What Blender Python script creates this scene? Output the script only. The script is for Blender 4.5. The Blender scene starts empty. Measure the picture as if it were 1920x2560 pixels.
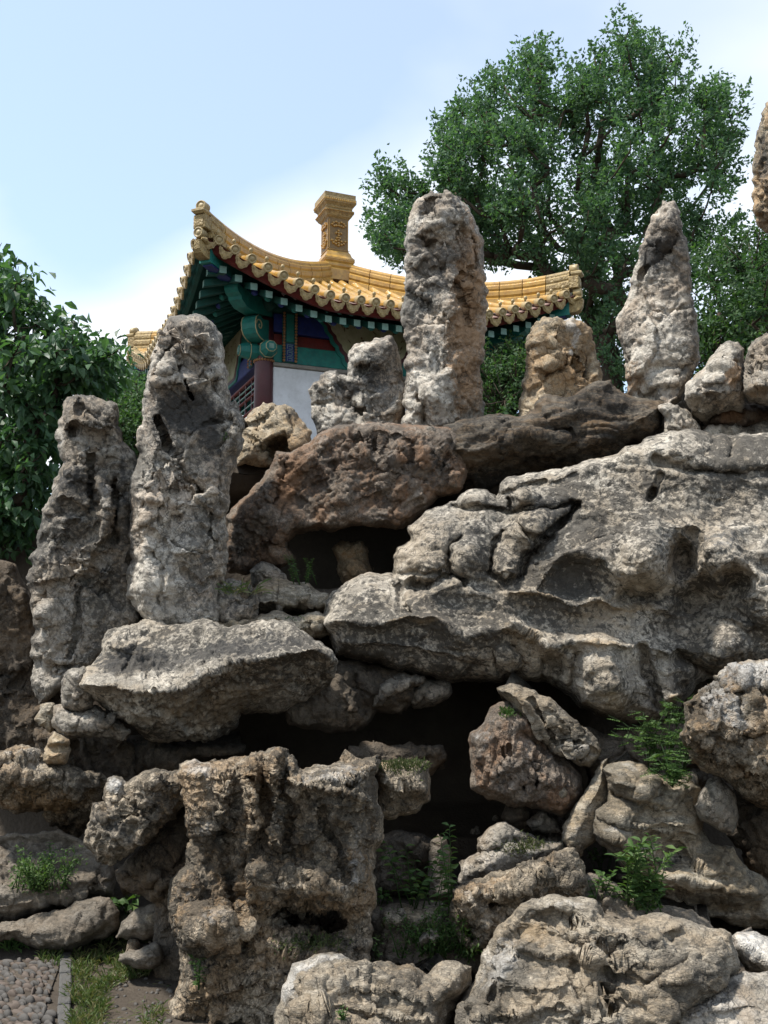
import bpy, math, random
import numpy as np
from mathutils import Matrix, Vector

random.seed(7)
RNG = np.random.default_rng(7)
scene = bpy.context.scene
COL = scene.collection
R = math.radians

# ------------------------------------------------------------------ camera
PITCH = R(7.5)
FOCAL = 2500.0                       # focal length in pixels of the 1920 x 2560 photograph
EYE = np.array([0.0, 0.0, 1.6])
cam_data = bpy.data.cameras.new('camera')
cam_data.sensor_fit = 'VERTICAL'
cam_data.sensor_height = 36.0
cam_data.sensor_width = 27.0
cam_data.lens = 36.0 * FOCAL / 2560.0
cam_data.clip_end = 2000.0
cam = bpy.data.objects.new('camera', cam_data)
COL.objects.link(cam)
cam.location = EYE
cam.rotation_euler = (math.pi / 2 + PITCH, 0, 0)
scene.camera = cam

# ------------------------------------------------------------------ sky and sun
SUN_EL, SUN_AZ = R(62), R(-108)      # azimuth clockwise from +Y (to the left of the camera)
world = bpy.data.worlds.new('World')
scene.world = world
world.use_nodes = True
wt = world.node_tree
wt.nodes.clear()


def N(nt, kind, ins=None, **props):
    n = nt.nodes.new(kind)
    for k, v in props.items():
        setattr(n, k, v)
    for k, v in (ins or {}).items():
        s = n.inputs[k]
        if isinstance(v, bpy.types.NodeSocket):
            nt.links.new(v, s)
        else:
            s.default_value = v
    return n


def ramp(nt, fac, stops):
    n = nt.nodes.new('ShaderNodeValToRGB')
    nt.links.new(fac, n.inputs[0])
    cr = n.color_ramp
    while len(cr.elements) < len(stops):
        cr.elements.new(0.5)
    for e, (p, c) in zip(cr.elements, stops):
        e.position = p
        e.color = (c, c, c, 1) if not hasattr(c, '__len__') else (*c, 1)
    return n.outputs[0]


def mixc(nt, fac, a, b, mode='MIX'):
    n = nt.nodes.new('ShaderNodeMix')
    n.data_type = 'RGBA'
    n.blend_type = mode
    n.clamp_factor = True
    for sock, v in ((n.inputs[0], fac), (n.inputs[6], a), (n.inputs[7], b)):
        if isinstance(v, bpy.types.NodeSocket):
            nt.links.new(v, sock)
        elif hasattr(v, '__len__'):
            sock.default_value = (*v, 1) if len(v) == 3 else v
        else:
            sock.default_value = v
    return n.outputs[2]


def math_(nt, op, a, b=0.0, clamp=False):
    n = nt.nodes.new('ShaderNodeMath')
    n.operation = op
    n.use_clamp = clamp
    for sock, v in zip(n.inputs, (a, b)):
        if isinstance(v, bpy.types.NodeSocket):
            nt.links.new(v, sock)
        else:
            sock.default_value = v
    return n.outputs[0]


sky = N(wt, 'ShaderNodeTexSky', sky_type='NISHITA', sun_disc=False, sun_elevation=SUN_EL,
        sun_rotation=SUN_AZ, air_density=1.0, dust_density=1.0, ozone_density=1.0)
tc = N(wt, 'ShaderNodeTexCoord')
# thin high cloud laid over a flat ceiling: direction / height gives the ceiling position
sep = N(wt, 'ShaderNodeSeparateXYZ', {0: tc.outputs['Generated']})
hz = math_(wt, 'MAXIMUM', sep.outputs[2], 0.03)
cx = math_(wt, 'DIVIDE', sep.outputs[0], math_(wt, 'ADD', hz, 0.12))
cy = math_(wt, 'DIVIDE', sep.outputs[1], math_(wt, 'ADD', hz, 0.12))
cv = N(wt, 'ShaderNodeCombineXYZ', {0: cx, 1: cy, 2: 0.0})
mp = N(wt, 'ShaderNodeMapping', {'Vector': cv.outputs[0], 'Location': (6.3, 2.62, 0.0),
                                 'Rotation': (0, 0, R(120)), 'Scale': (0.48, 0.85, 1.0)})
c1 = N(wt, 'ShaderNodeTexNoise', {'Vector': mp.outputs[0], 'Scale': 0.75, 'Detail': 6.0,
                                  'Roughness': 0.42, 'Distortion': 0.5})
cloud = ramp(wt, c1.outputs[0], [(0.45, 0.32), (0.59, 1.0)])
skyc = mixc(wt, 1.0, sky.outputs[0], (1.45, 1.85, 1.95), 'MULTIPLY')
skyc = mixc(wt, cloud, skyc, (9.4, 9.6, 9.9))
bg = N(wt, 'ShaderNodeBackground', {'Color': skyc, 'Strength': 0.086})
wo = N(wt, 'ShaderNodeOutputWorld', {'Surface': bg.outputs[0]})

sun_data = bpy.data.lights.new('sun', 'SUN')
sun_data.energy = 4.4
sun_data.angle = R(4.0)
sun_data.color = (1.0, 0.955, 0.88)
sun = bpy.data.objects.new('sun', sun_data)
COL.objects.link(sun)
to_sun = Vector((math.sin(SUN_AZ) * math.cos(SUN_EL), math.cos(SUN_AZ) * math.cos(SUN_EL), math.sin(SUN_EL)))
sun.rotation_euler = to_sun.to_track_quat('Z', 'Y').to_euler()
sun.location = to_sun * 30

scene.view_settings.view_transform = 'Standard'
scene.view_settings.look = 'None'
scene.view_settings.exposure = 0.70
scene.view_settings.gamma = 1.0
scene.view_settings.use_curve_mapping = False


# ------------------------------------------------------------------ general helpers
def tag(o, label=None, cat=None, group=None, kind=None):
    if label: o['label'] = label
    if cat: o['category'] = cat
    if group: o['group'] = group
    if kind: o['kind'] = kind
    return o


def link(name, me, parent=None, mat=None):
    o = bpy.data.objects.new(name, me)
    COL.objects.link(o)
    if parent is not None:
        o.parent = parent
    if mat is not None and me is not None and len(me.materials) == 0:
        me.materials.append(mat)
    return o


def empty(name, loc, rz=0.0):
    o = bpy.data.objects.new(name, None)
    COL.objects.link(o)
    o.empty_display_size = 0.2
    o.location = loc
    o.rotation_euler = (0, 0, rz)
    return o


def mesh_np(name, verts, quads=None, tris=None, ngons=(), smooth=True):
    me = bpy.data.meshes.new(name)
    verts = np.asarray(verts, np.float32)
    loops, starts, n = [], [], 0
    for arr, k in ((quads, 4), (tris, 3)):
        if arr is not None and len(arr):
            arr = np.asarray(arr, np.int32)
            starts.append(n + np.arange(len(arr)) * k)
            loops.append(arr.ravel())
            n += arr.size
    for g in ngons:
        starts.append(np.array([n]))
        loops.append(np.asarray(g, np.int32))
        n += len(g)
    loops = np.concatenate(loops).astype(np.int32)
    starts = np.concatenate(starts).astype(np.int32)
    me.vertices.add(len(verts))
    me.vertices.foreach_set('co', verts.ravel())
    me.loops.add(len(loops))
    me.loops.foreach_set('vertex_index', loops)
    me.polygons.add(len(starts))
    me.polygons.foreach_set('loop_start', starts)
    me.update(calc_edges=True)
    me.polygons.foreach_set('use_smooth', np.full(len(starts), smooth, bool))
    return me


def rays(px, py):
    """direction through a photograph pixel, scaled to one metre of forward (world y) distance"""
    x = (np.asarray(px, float) - 960) / FOCAL
    y = (1280 - np.asarray(py, float)) / FOCAL
    fw = math.cos(PITCH) - y * math.sin(PITCH)
    up = y * math.cos(PITCH) + math.sin(PITCH)
    return x / fw, up / fw


def at(px, py, Y):
    """point at distance Y seen at a photograph pixel"""
    a, b = rays(px, py)
    return np.stack([a * Y, np.broadcast_to(np.asarray(Y, float), np.shape(a)), EYE[2] + b * Y], -1)


def on_ground(px, py, z=0.0):
    a, b = rays(px, py)
    Y = (z - EYE[2]) / b
    return np.array([a * Y, Y, z])


# places of detail studies of the photograph: (origin x, origin y, scale)
FR = {'1': (320, 440, 2.183), '2': (900, 440, 2.765), '3': (0, 600, 2.458), '4': (540, 950, 2.183),
      '5': (960, 1000, 1.728), '6': (0, 1450, 1.659), '7': (900, 1650, 1.6265), '8': (900, 0, 1.6265),
      '9': (1400, 1650, 3.19), 'a': (1500, 900, 3.95), 's': (0, 0, 1.0)}


# ------------------------------------------------------------------ noise in numpy
_P = RNG.permutation(256)
_P = np.concatenate([_P, _P, _P])
_G = RNG.normal(size=(256, 3))
_G /= np.linalg.norm(_G, axis=1)[:, None]
_J = RNG.random((256, 3))
_V = RNG.normal(size=(256, 3))


def perlin(p):
    i = np.floor(p).astype(np.int64)
    f = p - i
    i &= 255
    w = f * f * f * (f * (f * 6 - 15) + 10)
    out = 0
    for dx in (0, 1):
        hx = _P[(i[:, 0] + dx) & 255]
        wx = w[:, 0] if dx else 1 - w[:, 0]
        for dy in (0, 1):
            hy = _P[hx + ((i[:, 1] + dy) & 255)]
            wy = w[:, 1] if dy else 1 - w[:, 1]
            for dz in (0, 1):
                g = _G[_P[hy + ((i[:, 2] + dz) & 255)]]
                wz = w[:, 2] if dz else 1 - w[:, 2]
                d = g[:, 0] * (f[:, 0] - dx) + g[:, 1] * (f[:, 1] - dy) + g[:, 2] * (f[:, 2] - dz)
                out = out + wx * wy * wz * d
    return out * 1.5


def fbm(p, octv=3, gain=0.5):
    o, a = 0, 1.0
    for k in range(octv):
        o = o + a * perlin(p * 2.03 ** k + 17.3 * k)
        a *= gain
    return o


def ridged(p, octv=3, gain=0.5):
    o, a = 0, 1.0
    for k in range(octv):
        o = o + a * (0.6 - np.abs(perlin(p * 2.1 ** k + 31.7 * k)) * 2)
        a *= gain
    return o


def worley(p):
    """nearest two feature distances, id of the nearest two, offsets from them"""
    i0 = np.floor(p).astype(np.int64)
    n = len(p)
    d1 = np.full(n, 9.0); d2 = np.full(n, 9.0)
    id1 = np.zeros(n, np.int64); id2 = np.zeros(n, np.int64)
    o1 = np.zeros((n, 3)); o2 = np.zeros((n, 3))
    for dx in (-1, 0, 1):
        for dy in (-1, 0, 1):
            for dz in (-1, 0, 1):
                c = i0 + (dx, dy, dz)
                h = _P[_P[_P[c[:, 0] & 255] + (c[:, 1] & 255)] + (c[:, 2] & 255)]
                off = p - (c + _J[h])
                d = np.sqrt((off * off).sum(1))
                m = d < d1
                m2 = (~m) & (d < d2)
                d2 = np.where(m, d1, np.where(m2, d, d2))
                id2 = np.where(m, id1, np.where(m2, h, id2))
                o2 = np.where(m[:, None], o1, np.where(m2[:, None], off, o2))
                d1 = np.where(m, d, d1)
                id1 = np.where(m, h, id1)
                o1 = np.where(m[:, None], off, o1)
    return d1, d2, id1, id2, o1, o2


def sstep(x, a, b):
    t = np.clip((x - a) / (b - a), 0, 1)
    return t * t * (3 - 2 * t)


# ------------------------------------------------------------------ rock materials
ALB = 0.84


def rock_material(name, light, mid, dark, warm, warm_amt=0.4, dark_amt=0.5, scale=1.0, speck=0.5, bump=0.5,
                  pits=0.0, band=None):
    light, mid, dark, warm = [tuple(x * ALB * w for x, w in zip(c, (1.01, .99, .955))) for c in (light, mid, dark, warm)]
    m = bpy.data.materials.new(name)
    m.use_nodes = True
    nt = m.node_tree
    nt.nodes.clear()
    tc = N(nt, 'ShaderNodeTexCoord')
    v = tc.outputs['Object']
    if band:                                    # layers of sediment lie along a tilted direction
        mpn = N(nt, 'ShaderNodeMapping', {'Vector': v, 'Rotation': (0, R(band[0]), 0), 'Scale': (1, 1, band[1])})
        vb = mpn.outputs[0]
    else:
        vb = v
    big = N(nt, 'ShaderNodeTexNoise', {'Vector': v, 'Scale': 1.7 * scale, 'Detail': 5.0, 'Roughness': 0.55, 'Distortion': 0.4}).outputs[0]
    mdn = N(nt, 'ShaderNodeTexNoise', {'Vector': vb, 'Scale': 7.0 * scale, 'Detail': 7.0, 'Roughness': 0.62, 'Distortion': 0.3}).outputs[0]
    spk = N(nt, 'ShaderNodeTexNoise', {'Vector': v, 'Scale': 34.0, 'Detail': 6.0, 'Roughness': 0.66}).outputs[0]
    bg2 = N(nt, 'ShaderNodeTexNoise', {'Vector': vb, 'Scale': 2.6 * scale, 'Detail': 6.0, 'Roughness': 0.6}).outputs[1]
    sp2 = N(nt, 'ShaderNodeSeparateColor', {0: bg2})
    sm = N(nt, 'ShaderNodeTexNoise', {'Vector': vb, 'Scale': 19.0 * scale, 'Detail': 6.0, 'Roughness': 0.68, 'Distortion': 0.6}).outputs[0]
    lm = math_(nt, 'ADD', math_(nt, 'MULTIPLY', mdn, 0.5), math_(nt, 'MULTIPLY', sm, 0.5))
    col = mixc(nt, ramp(nt, lm, [(0.455, 0.0), (0.545, 1.0)]), mid, light)
    col = mixc(nt, math_(nt, 'MULTIPLY', ramp(nt, sp2.outputs[0], [(0.46, 0.0), (0.56, 1.0)]), warm_amt), col, warm)
    dk = math_(nt, 'ADD', math_(nt, 'MULTIPLY', big, 0.45), math_(nt, 'MULTIPLY', spk, speck))
    dk = math_(nt, 'ADD', dk, math_(nt, 'MULTIPLY', sm, 0.30))
    lo = (0.45 + speck + 0.30) * 0.5
    col = mixc(nt, math_(nt, 'MULTIPLY', ramp(nt, dk, [(lo - 0.026, 0.0), (lo + 0.030, 1.0)]), dark_amt), col, dark)
    # stains, veins, iron colour, plus light and shade put in by tone
    att = N(nt, 'ShaderNodeAttribute', attribute_name='tone')
    sa = N(nt, 'ShaderNodeSeparateColor', {0: att.outputs['Color']})
    rag = math_(nt, 'ADD', math_(nt, 'MULTIPLY', spk, 0.7), math_(nt, 'MULTIPLY', mdn, 0.9))
    rag = math_(nt, 'SUBTRACT', rag, 0.8)
    for ch, c in ((2, warm), (1, (0.52, 0.50, 0.47)), (0, (0.030, 0.029, 0.028))):
        f = math_(nt, 'ADD', sa.outputs[ch], math_(nt, 'MULTIPLY', rag, 1.1))
        f = ramp(nt, f, [(0.30, 0.0), (0.75, 0.55)] if ch == 1 else [(0.26, 0.0), (0.56, 0.88)])
        if ch == 0: dkst = f
        col = mixc(nt, f, col, c)
    wv = N(nt, 'ShaderNodeTexNoise', {'Vector': vb, 'Scale': 5.0, 'Detail': 4.0, 'Roughness': 0.6}).outputs[1]
    vv = N(nt, 'ShaderNodeVectorMath', {0: vb, 1: N(nt, 'ShaderNodeVectorMath', {0: wv, 1: (.35, .35, .35)}, operation='MULTIPLY').outputs[0]}, operation='ADD').outputs[0]
    fis = N(nt, 'ShaderNodeTexVoronoi', {'Vector': vv, 'Scale': 6.5 * scale}, feature='DISTANCE_TO_EDGE').outputs['Distance']
    fis = ramp(nt, fis, [(0.004, 1.0), (0.035, 0.0)])
    fis = math_(nt, 'MULTIPLY', fis, ramp(nt, sp2.outputs[1], [(0.45, 0.0), (0.58, 1.0)]))
    col = mixc(nt, math_(nt, 'MULTIPLY', fis, 0.8), col, dark)
    crk = N(nt, 'ShaderNodeTexVoronoi', {'Vector': vv, 'Scale': 17.0 * scale, 'Randomness': 1.0}, feature='DISTANCE_TO_EDGE').outputs['Distance']
    crk = ramp(nt, crk, [(0.0, 0.0), (0.10, 1.0)])
    cm = ramp(nt, sp2.outputs[2], [(0.44, 0.0), (0.56, 1.0)])
    col = mixc(nt, math_(nt, 'MULTIPLY', math_(nt, 'MULTIPLY', math_(nt, 'SUBTRACT', 1.0, crk), cm), 0.45), col, dark)
    # per grain variation
    fine = N(nt, 'ShaderNodeTexNoise', {'Vector': v, 'Scale': 150.0, 'Detail': 4.0, 'Roughness': 0.7}).outputs[0]
    col = mixc(nt, 0.38, col, ramp(nt, fine, [(0.30, 0.12), (0.50, 0.5), (0.70, 0.88)]), 'OVERLAY')
    h = math_(nt, 'ADD', math_(nt, 'MULTIPLY', spk, 0.55), math_(nt, 'MULTIPLY', fine, 0.30))
    h = math_(nt, 'ADD', h, math_(nt, 'MULTIPLY', mdn, 1.2))
    if pits:
        vo = N(nt, 'ShaderNodeTexVoronoi', {'Vector': v, 'Scale': 34.0}).outputs['Distance']
        h = math_(nt, 'ADD', h, math_(nt, 'MULTIPLY', ramp(nt, vo, [(0.05, 0.0), (0.42, 1.0)]), pits))
    h = math_(nt, 'ADD', math_(nt, 'SUBTRACT', h, math_(nt, 'MULTIPLY', fis, 0.9)), math_(nt, 'MULTIPLY', crk, 0.8))
    bp = N(nt, 'ShaderNodeBump', {'Height': h, 'Strength': bump, 'Distance': 0.03})
    bs = N(nt, 'ShaderNodeBsdfPrincipled', {'Base Color': col, 'Roughness': 0.9, 'Normal': bp.outputs[0]})
    bs.inputs['Specular IOR Level'].default_value = 0.25
    N(nt, 'ShaderNodeOutputMaterial', {'Surface': bs.outputs[0]})
    return m


RM = {
    'pale':   rock_material('pale_limestone', (.56, .52, .46), (.32, .29, .25), (.055, .053, .050), (.34, .22, .13), .30, .75, 1.0, .28, .40),
    'grey':   rock_material('grey_limestone', (.40, .365, .32), (.22, .20, .17), (.045, .042, .038), (.26, .19, .125), .40, .80, 1.0, .30, .42),
    'cliff':  rock_material('weathered_limestone', (.50, .455, .39), (.26, .235, .20), (.050, .046, .041), (.32, .25, .17), .40, .88, .9, .36, .42),
    'porous': rock_material('porous_limestone', (.42, .355, .275), (.19, .158, .118), (.040, .036, .030), (.22, .14, .072), .60, .80, 1.3, .30, .55, .7),
    'brown':  rock_material('brown_conglomerate', (.30, .25, .205), (.18, .14, .108), (.055, .048, .042), (.235, .135, .078), .65, .62, 1.8, .30, .60, .3),
    'ochre':  rock_material('ochre_limestone', (.50, .42, .31), (.32, .25, .165), (.06, .054, .046), (.36, .225, .115), .55, .5, 1.3, .25, .45),
    'strata': rock_material('dark_layered_limestone', (.17, .145, .115), (.085, .074, .062), (.025, .023, .021), (.17, .11, .06), .5, .85, 1.2, .3, .6, 0, (18, 5.0)),
    'layer':  rock_material('layered_limestone', (.45, .40, .325), (.27, .235, .18), (.06, .055, .046), (.32, .235, .14), .5, .62, 1.1, .28, .5, 0, (-12, 3.5)),
    'tan':    rock_material('tan_layered_limestone', (.37, .325, .262), (.215, .186, .148), (.055, .050, .043), (.25, .185, .115), .4, .72, 1.1, .28, .5, 0, (-12, 3.0)),
    'earth':  rock_material('dusty_bedrock', (.22, .195, .165), (.145, .125, .102), (.06, .053, .045), (.17, .13, .09), .4, .45, 1.0, .25, .4, 0, (10, 2.5)),
    'dim':    rock_material('shade_darkened_rock', (.14, .115, .09), (.085, .07, .054), (.03, .027, .024), (.13, .09, .055), .6, .5, 1.0, .3, .5),  # rock colour darkened to put in the shade of cave and hollows
}

STY = {
    'smooth': dict(lump=(.040, .42), crag=(.007, .16), facet2=(.006, .07), fine=(.003, .03)),
    'facet':  dict(plane=(.085, .42), facet=(.038, .19), facet2=(.016, .065), crag=(.007, .11), fine=(.003, .03)),
    'chunk':  dict(plane=(.100, .60), facet=(.048, .24), facet2=(.016, .085), crag=(.008, .12), fine=(.003, .03)),
    'porous': dict(plane=(.060, .42), facet=(.034, .17), crag=(.018, .15), pit=(.042, .10), pit2=(.018, .042), facet2=(.012, .06), fine=(.003, .03)),
    'rough':  dict(plane=(.060, .50), crag=(.012, .16), facet=(.034, .17), facet2=(.018, .06), fine=(.003, .03)),
    'strata': dict(plane=(.045, .50), lump=(.015, .36), layer=(.028, .085, 14), crag=(.009, .13), facet2=(.010, .06), fine=(.003, .03)),
    'swirl':  dict(plane=(.055, .45), facet=(.045, .18), layer=(.010, .035, 35), crag=(.012, .10), facet2=(.014, .06), fine=(.004, .03)),
}


def displacement(p, st, k=1.0):
    d = np.zeros(len(p))
    if 'lump' in st:
        a, s = st['lump']; d += a * fbm(p / s, 2)
    if 'plane' in st or 'facet' in st or 'facet2' in st:
        for key in ('plane', 'facet', 'facet2'):
            if key in st:
                a, s = st[key]
                q = p / s + .25 * np.stack([perlin(p / s * 1.3 + 9), perlin(p / s * 1.3 + 40), perlin(p / s * 1.3 + 70)], 1)
                d1, d2, i1, i2, o1, o2 = worley(q)
                v1 = (o1 * _V[i1]).sum(1) * .55 + _J[i1, 0] - .5
                v2 = (o2 * _V[i2]).sum(1) * .55 + _J[i2, 0] - .5
                w = sstep(d2 - d1, 0, .07)
                am = 1.0 if key == 'plane' else .35 + 1.1 * sstep(perlin(p / (s * 3.1) + 21), -.25, .35)
                d += a * am * ((v1 + v2) * .5 * (1 - w) + v1 * w - .35 * (1 - sstep(d2 - d1, 0, .07)))
    if 'layer' in st:
        a, s, ang = st['layer']
        c, sn = math.cos(R(ang)), math.sin(R(ang))
        t = p[:, 2] * c - p[:, 0] * sn + .10 * fbm(p / .45, 2)
        u = p[:, 0] * c + p[:, 2] * sn
        n1 = perlin(np.stack([u / (s * 9), p[:, 1] / (s * 9), t / s], 1))
        n2 = perlin(np.stack([u / (s * 4) + 5, p[:, 1] / (s * 4), t / (s * .42)], 1))
        d += a * (np.tanh(n1 * 4) * .8 + np.tanh(n2 * 3) * .45)
    if 'crag' in st:
        a, s = st['crag']; d += a * ridged(p / s, 3, .55) * (.25 + 1.3 * sstep(perlin(p / (s * 3.3) + 13), -.3, .4))
    for key in ('pit', 'pit2'):
        if key in st:
            a, s = st[key]
            q = p / s + .35 * np.stack([perlin(p / s * .9 + 3), perlin(p / s * .9 + 33), perlin(p / s * .9 + 63)], 1)
            d1, d2, *_ = worley(q)
            mask = sstep(perlin(p / (s * 4) + 11), -.12, .28)
            d += -a * (1 - sstep(d1, .12, .55)) * mask + a * .35 * sstep(.18 - (d2 - d1), 0, .18)
    if 'fine' in st:
        a, s = st['fine']; d += a * fbm(p / s, 3, .6)
    return d * k


def seg_dist(X, Y, pts):
    """distance to a polyline and on which side (positive = above in the picture for a left-to-right line)"""
    best = np.full(X.shape, 1e18); side = np.zeros(X.shape)
    for (ax, ay), (bx, by) in zip(pts[:-1], pts[1:]):
        ex, ey = bx - ax, by - ay
        L = ex * ex + ey * ey + 1e-9
        t = np.clip(((X - ax) * ex + (Y - ay) * ey) / L, 0, 1)
        dx, dy = X - ax - t * ex, Y - ay - t * ey
        d = dx * dx + dy * dy
        m = d < best
        best = np.where(m, d, best)
        side = np.where(m, -(ex * (Y - ay) - ey * (X - ax)), side)
    return np.sqrt(best), np.sign(side)


def inside(X, Y, poly):
    c = np.zeros(X.shape, bool)
    n = len(poly)
    for i in range(n):
        ax, ay = poly[i]; bx, by = poly[(i + 1) % n]
        if ay == by: continue
        m = ((ay > Y) != (by > Y)) & (X < (bx - ax) * (Y - ay) / (by - ay) + ax)
        c ^= m
    return c


def rock(name, label, frame, poly, Y, thick, rad, style='rough', mat='grey', feats=(), res=3.0, back=0.5,
         edge=1.0, k=1.0, cat='rock', group=None, tilt=None):
    """one stone: its outline, how far away it stands, how far it bulges, and its own ledges, cracks and hollows"""
    ox, oy, sc = FR[frame]
    P = np.array([(ox + x / sc, oy + y / sc) for x, y in poly])
    m = Y / FOCAL                                  # metres per photograph pixel
    pad = 12
    x0, y0 = P.min(0) - pad; x1, y1 = P.max(0) + pad
    gx = np.arange(x0, x1 + res, res); gy = np.arange(y0, y1 + res, res)
    X, Yp = np.meshgrid(gx, gy)
    # ragged outline: warp where the outline is looked up
    q = np.stack([X.ravel() * m, Yp.ravel() * m, np.full(X.size, Y * 3.1 + len(label))], 1)
    wx = (fbm(q / .22, 2) * .020 + fbm(q / .07 + 5, 2) * .011) * edge / m
    wy = (fbm(q / .22 + 50, 2) * .020 + fbm(q / .07 + 55, 2) * .011) * edge / m
    Xw, Yw = X + wx.reshape(X.shape), Yp + wy.reshape(X.shape)
    dist, _ = seg_dist(Xw, Yw, np.vstack([P, P[:1]]))
    D = np.where(inside(Xw, Yw, P), dist, -dist)
    cell = (D[:-1, :-1] > 0) & (D[1:, :-1] > 0) & (D[:-1, 1:] > 0) & (D[1:, 1:] > 0)
    used = np.zeros(D.shape, bool)
    used[:-1, :-1] |= cell; used[1:, :-1] |= cell; used[:-1, 1:] |= cell; used[1:, 1:] |= cell
    idx = np.full(D.shape, -1); idx[used] = np.arange(used.sum())
    J, I = np.nonzero(cell)
    quads = np.stack([idx[J, I], idx[J + 1, I], idx[J + 1, I + 1], idx[J, I + 1]], 1)
    # boundary vertices slide onto the outline
    px, py, d = X[used], Yp[used], D[used]
    GY, GX = np.gradient(D, res)
    gxx, gyy = GX[used], GY[used]
    gl = np.hypot(gxx, gyy) + 1e-6
    gxx, gyy = gxx / gl, gyy / gl
    cnt = np.zeros(len(px), int)
    np.add.at(cnt, quads.ravel(), 1)
    bnd = cnt < 4
    mv = np.where(bnd, np.minimum(d, res * 1.2), 0)
    px, py, d = px - gxx * mv, py - gyy * mv, np.where(bnd, 0, d)
    xw, yw = Xw[used], Yw[used]
    # bulge and relief (metres toward the viewer)
    t = np.clip(d * m / rad, 0, 1)
    h = thick * (1 - (1 - t) ** 2.2) ** .62
    tone = np.zeros((len(px), 4)); tone[:, 3] = 1
    cxm, cym = P.mean(0)
    fade = sstep(d * m, 0, .05)
    for f in feats:
        kd = f[0]
        if kd in ('b', 't'):
            a = 1 if kd == 'b' else 2
            bx, by, rx, ry, ang, amp = f[a:a + 6]
            bx, by, rx, ry = ox + bx / sc, oy + by / sc, rx / sc, ry / sc
            ca, sa = math.cos(R(ang)), math.sin(R(ang))
            u = ((xw - bx) * ca + (yw - by) * sa) / rx
            w = (-(xw - bx) * sa + (yw - by) * ca) / ry
            g = np.exp(-(u * u + w * w) ** 1.4)
            if kd == 'b': h += 1.25 * amp * g * fade
            else: tone[:, f[1]] += amp * g
        elif kd in ('c', 'l', 'tl'):
            pts = [(ox + x / sc, oy + y / sc) for x, y in (f[2] if kd == 'tl' else f[1])]
            ds, sd = seg_dist(xw, yw, pts)
            if kd == 'c':
                w = f[2] / sc; h -= 1.3 * f[3] * np.exp(-(ds / w) ** 2)
            elif kd == 'tl':
                w = f[3] / sc; tone[:, f[1]] += f[4] * np.exp(-(ds / w) ** 2)
            else:                                   # ledge: swells down to its lip, cut back sharply below it
                amp, up, dn = f[2], f[3] / sc, f[4] / sc
                dn = max(dn, amp / 2.8 / m)
                h += 1.15 * amp * np.exp(-ds / np.where(sd > 0, up, dn)) * fade
        elif kd == 'w':                             # a long edge where two broad faces meet
            pts = [(ox + x / sc, oy + y / sc) for x, y in f[1]]
            ds, sd = seg_dist(xw, yw, pts)
            ds = np.sqrt(ds * ds + (6 / sc) ** 2) * m
            h -= np.minimum(ds * np.where(sd > 0, f[2], f[3]), .95) - .05
        elif kd == 'p':
            h += (f[1] * (px - cxm) + f[2] * (py - cym)) * sc / 100 * sstep(d * m, -.02, .1)
    V = at(px, py, Y - h)
    # stone surface detail pushed along the normals
    st = STY[style] if isinstance(style, str) else style
    off = np.array([len(label) * 3.7, Y * 1.3, len(poly) * 2.1])
    for step in (0, 1):
        e1 = V[quads[:, 2]] - V[quads[:, 0]]; e2 = V[quads[:, 3]] - V[quads[:, 1]]
        fn = np.cross(e1, e2)
        vn = np.zeros_like(V)
        for c in range(4):
            np.add.at(vn, quads[:, c], fn)
        vn /= np.linalg.norm(vn, axis=1)[:, None] + 1e-9
        keys = ('lump', 'plane', 'facet', 'layer') if step == 0 else ('facet2', 'crag', 'pit', 'pit2', 'fine')
        sub = {a: b for a, b in st.items() if a in keys}
        if sub:
            ad = displacement(V + off, sub, k)
            V = V + vn * (ad * ((.10 if step == 0 else .35) + (.90 if step == 0 else .65) * sstep(d * m, 0, .10 if step == 0 else .06)))[:, None]
    # sides and back
    ed = {}
    for c in range(4):
        a, b = quads[:, c], quads[:, (c + 1) % 4]
        for u, w in zip(a.tolist(), b.tolist()):
            if (w, u) in ed: del ed[(w, u)]
            else: ed[(u, w)] = 1
    nxt = {}
    for u, w in ed: nxt.setdefault(u, []).append(w)
    bids = np.array(sorted(nxt)); pos = {b: i for i, b in enumerate(bids.tolist())}
    rings = []
    nb = len(bids)
    base = len(V)
    allV = [V]
    for kk, (tb, sh) in enumerate(((.30, .10), (.68, .34), (1.0, .72))):
        Q = V[bids].copy()
        Q[:, 1] += back * tb
        Q[:, 0] += gxx[bids] * back * sh * .55 + Q[:, 0] / Y * back * tb * .9
        Q[:, 2] += -gyy[bids] * back * sh * .55 + (Q[:, 2] - EYE[2]) / Y * back * tb * .9
        allV.append(Q)
    E = np.array(list(ed))
    ea = np.array([pos[u] for u in E[:, 0]]); eb = np.array([pos[w] for w in E[:, 1]])
    side = [np.stack([E[:, 1], E[:, 0], base + ea, base + eb], 1)]
    for r_ in (0, 1):
        o0, o1 = base + r_ * nb, base + (r_ + 1) * nb
        side.append(np.stack([o0 + eb, o0 + ea, o1 + ea, o1 + eb], 1))
    caps = []
    while nxt:
        s = next(iter(nxt)); loop = [s]; cur = s
        while True:
            lst = nxt.get(cur)
            if not lst: break
            n_ = lst.pop()
            if not lst: del nxt[cur]
            if n_ == s: break
            loop.append(n_); cur = n_
        if len(loop) > 2: caps.append([base + 2 * nb + pos[u] for u in reversed(loop)])
    allV = np.concatenate(allV)
    org = np.array([allV[:, 0].mean(), allV[:, 1].mean(), allV[:, 2].min()])
    me = mesh_np(name, allV - org, np.concatenate([quads] + side), None, caps)
    tn = np.zeros((len(allV), 4)); tn[:, 3] = 1
    tn[:len(V)] = tone
    for r_ in range(3): tn[base + r_ * nb: base + (r_ + 1) * nb] = tone[bids]
    ca = me.attributes.new('tone', 'FLOAT_COLOR', 'POINT')
    ca.data.foreach_set('color', tn.astype(np.float32).ravel())
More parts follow.
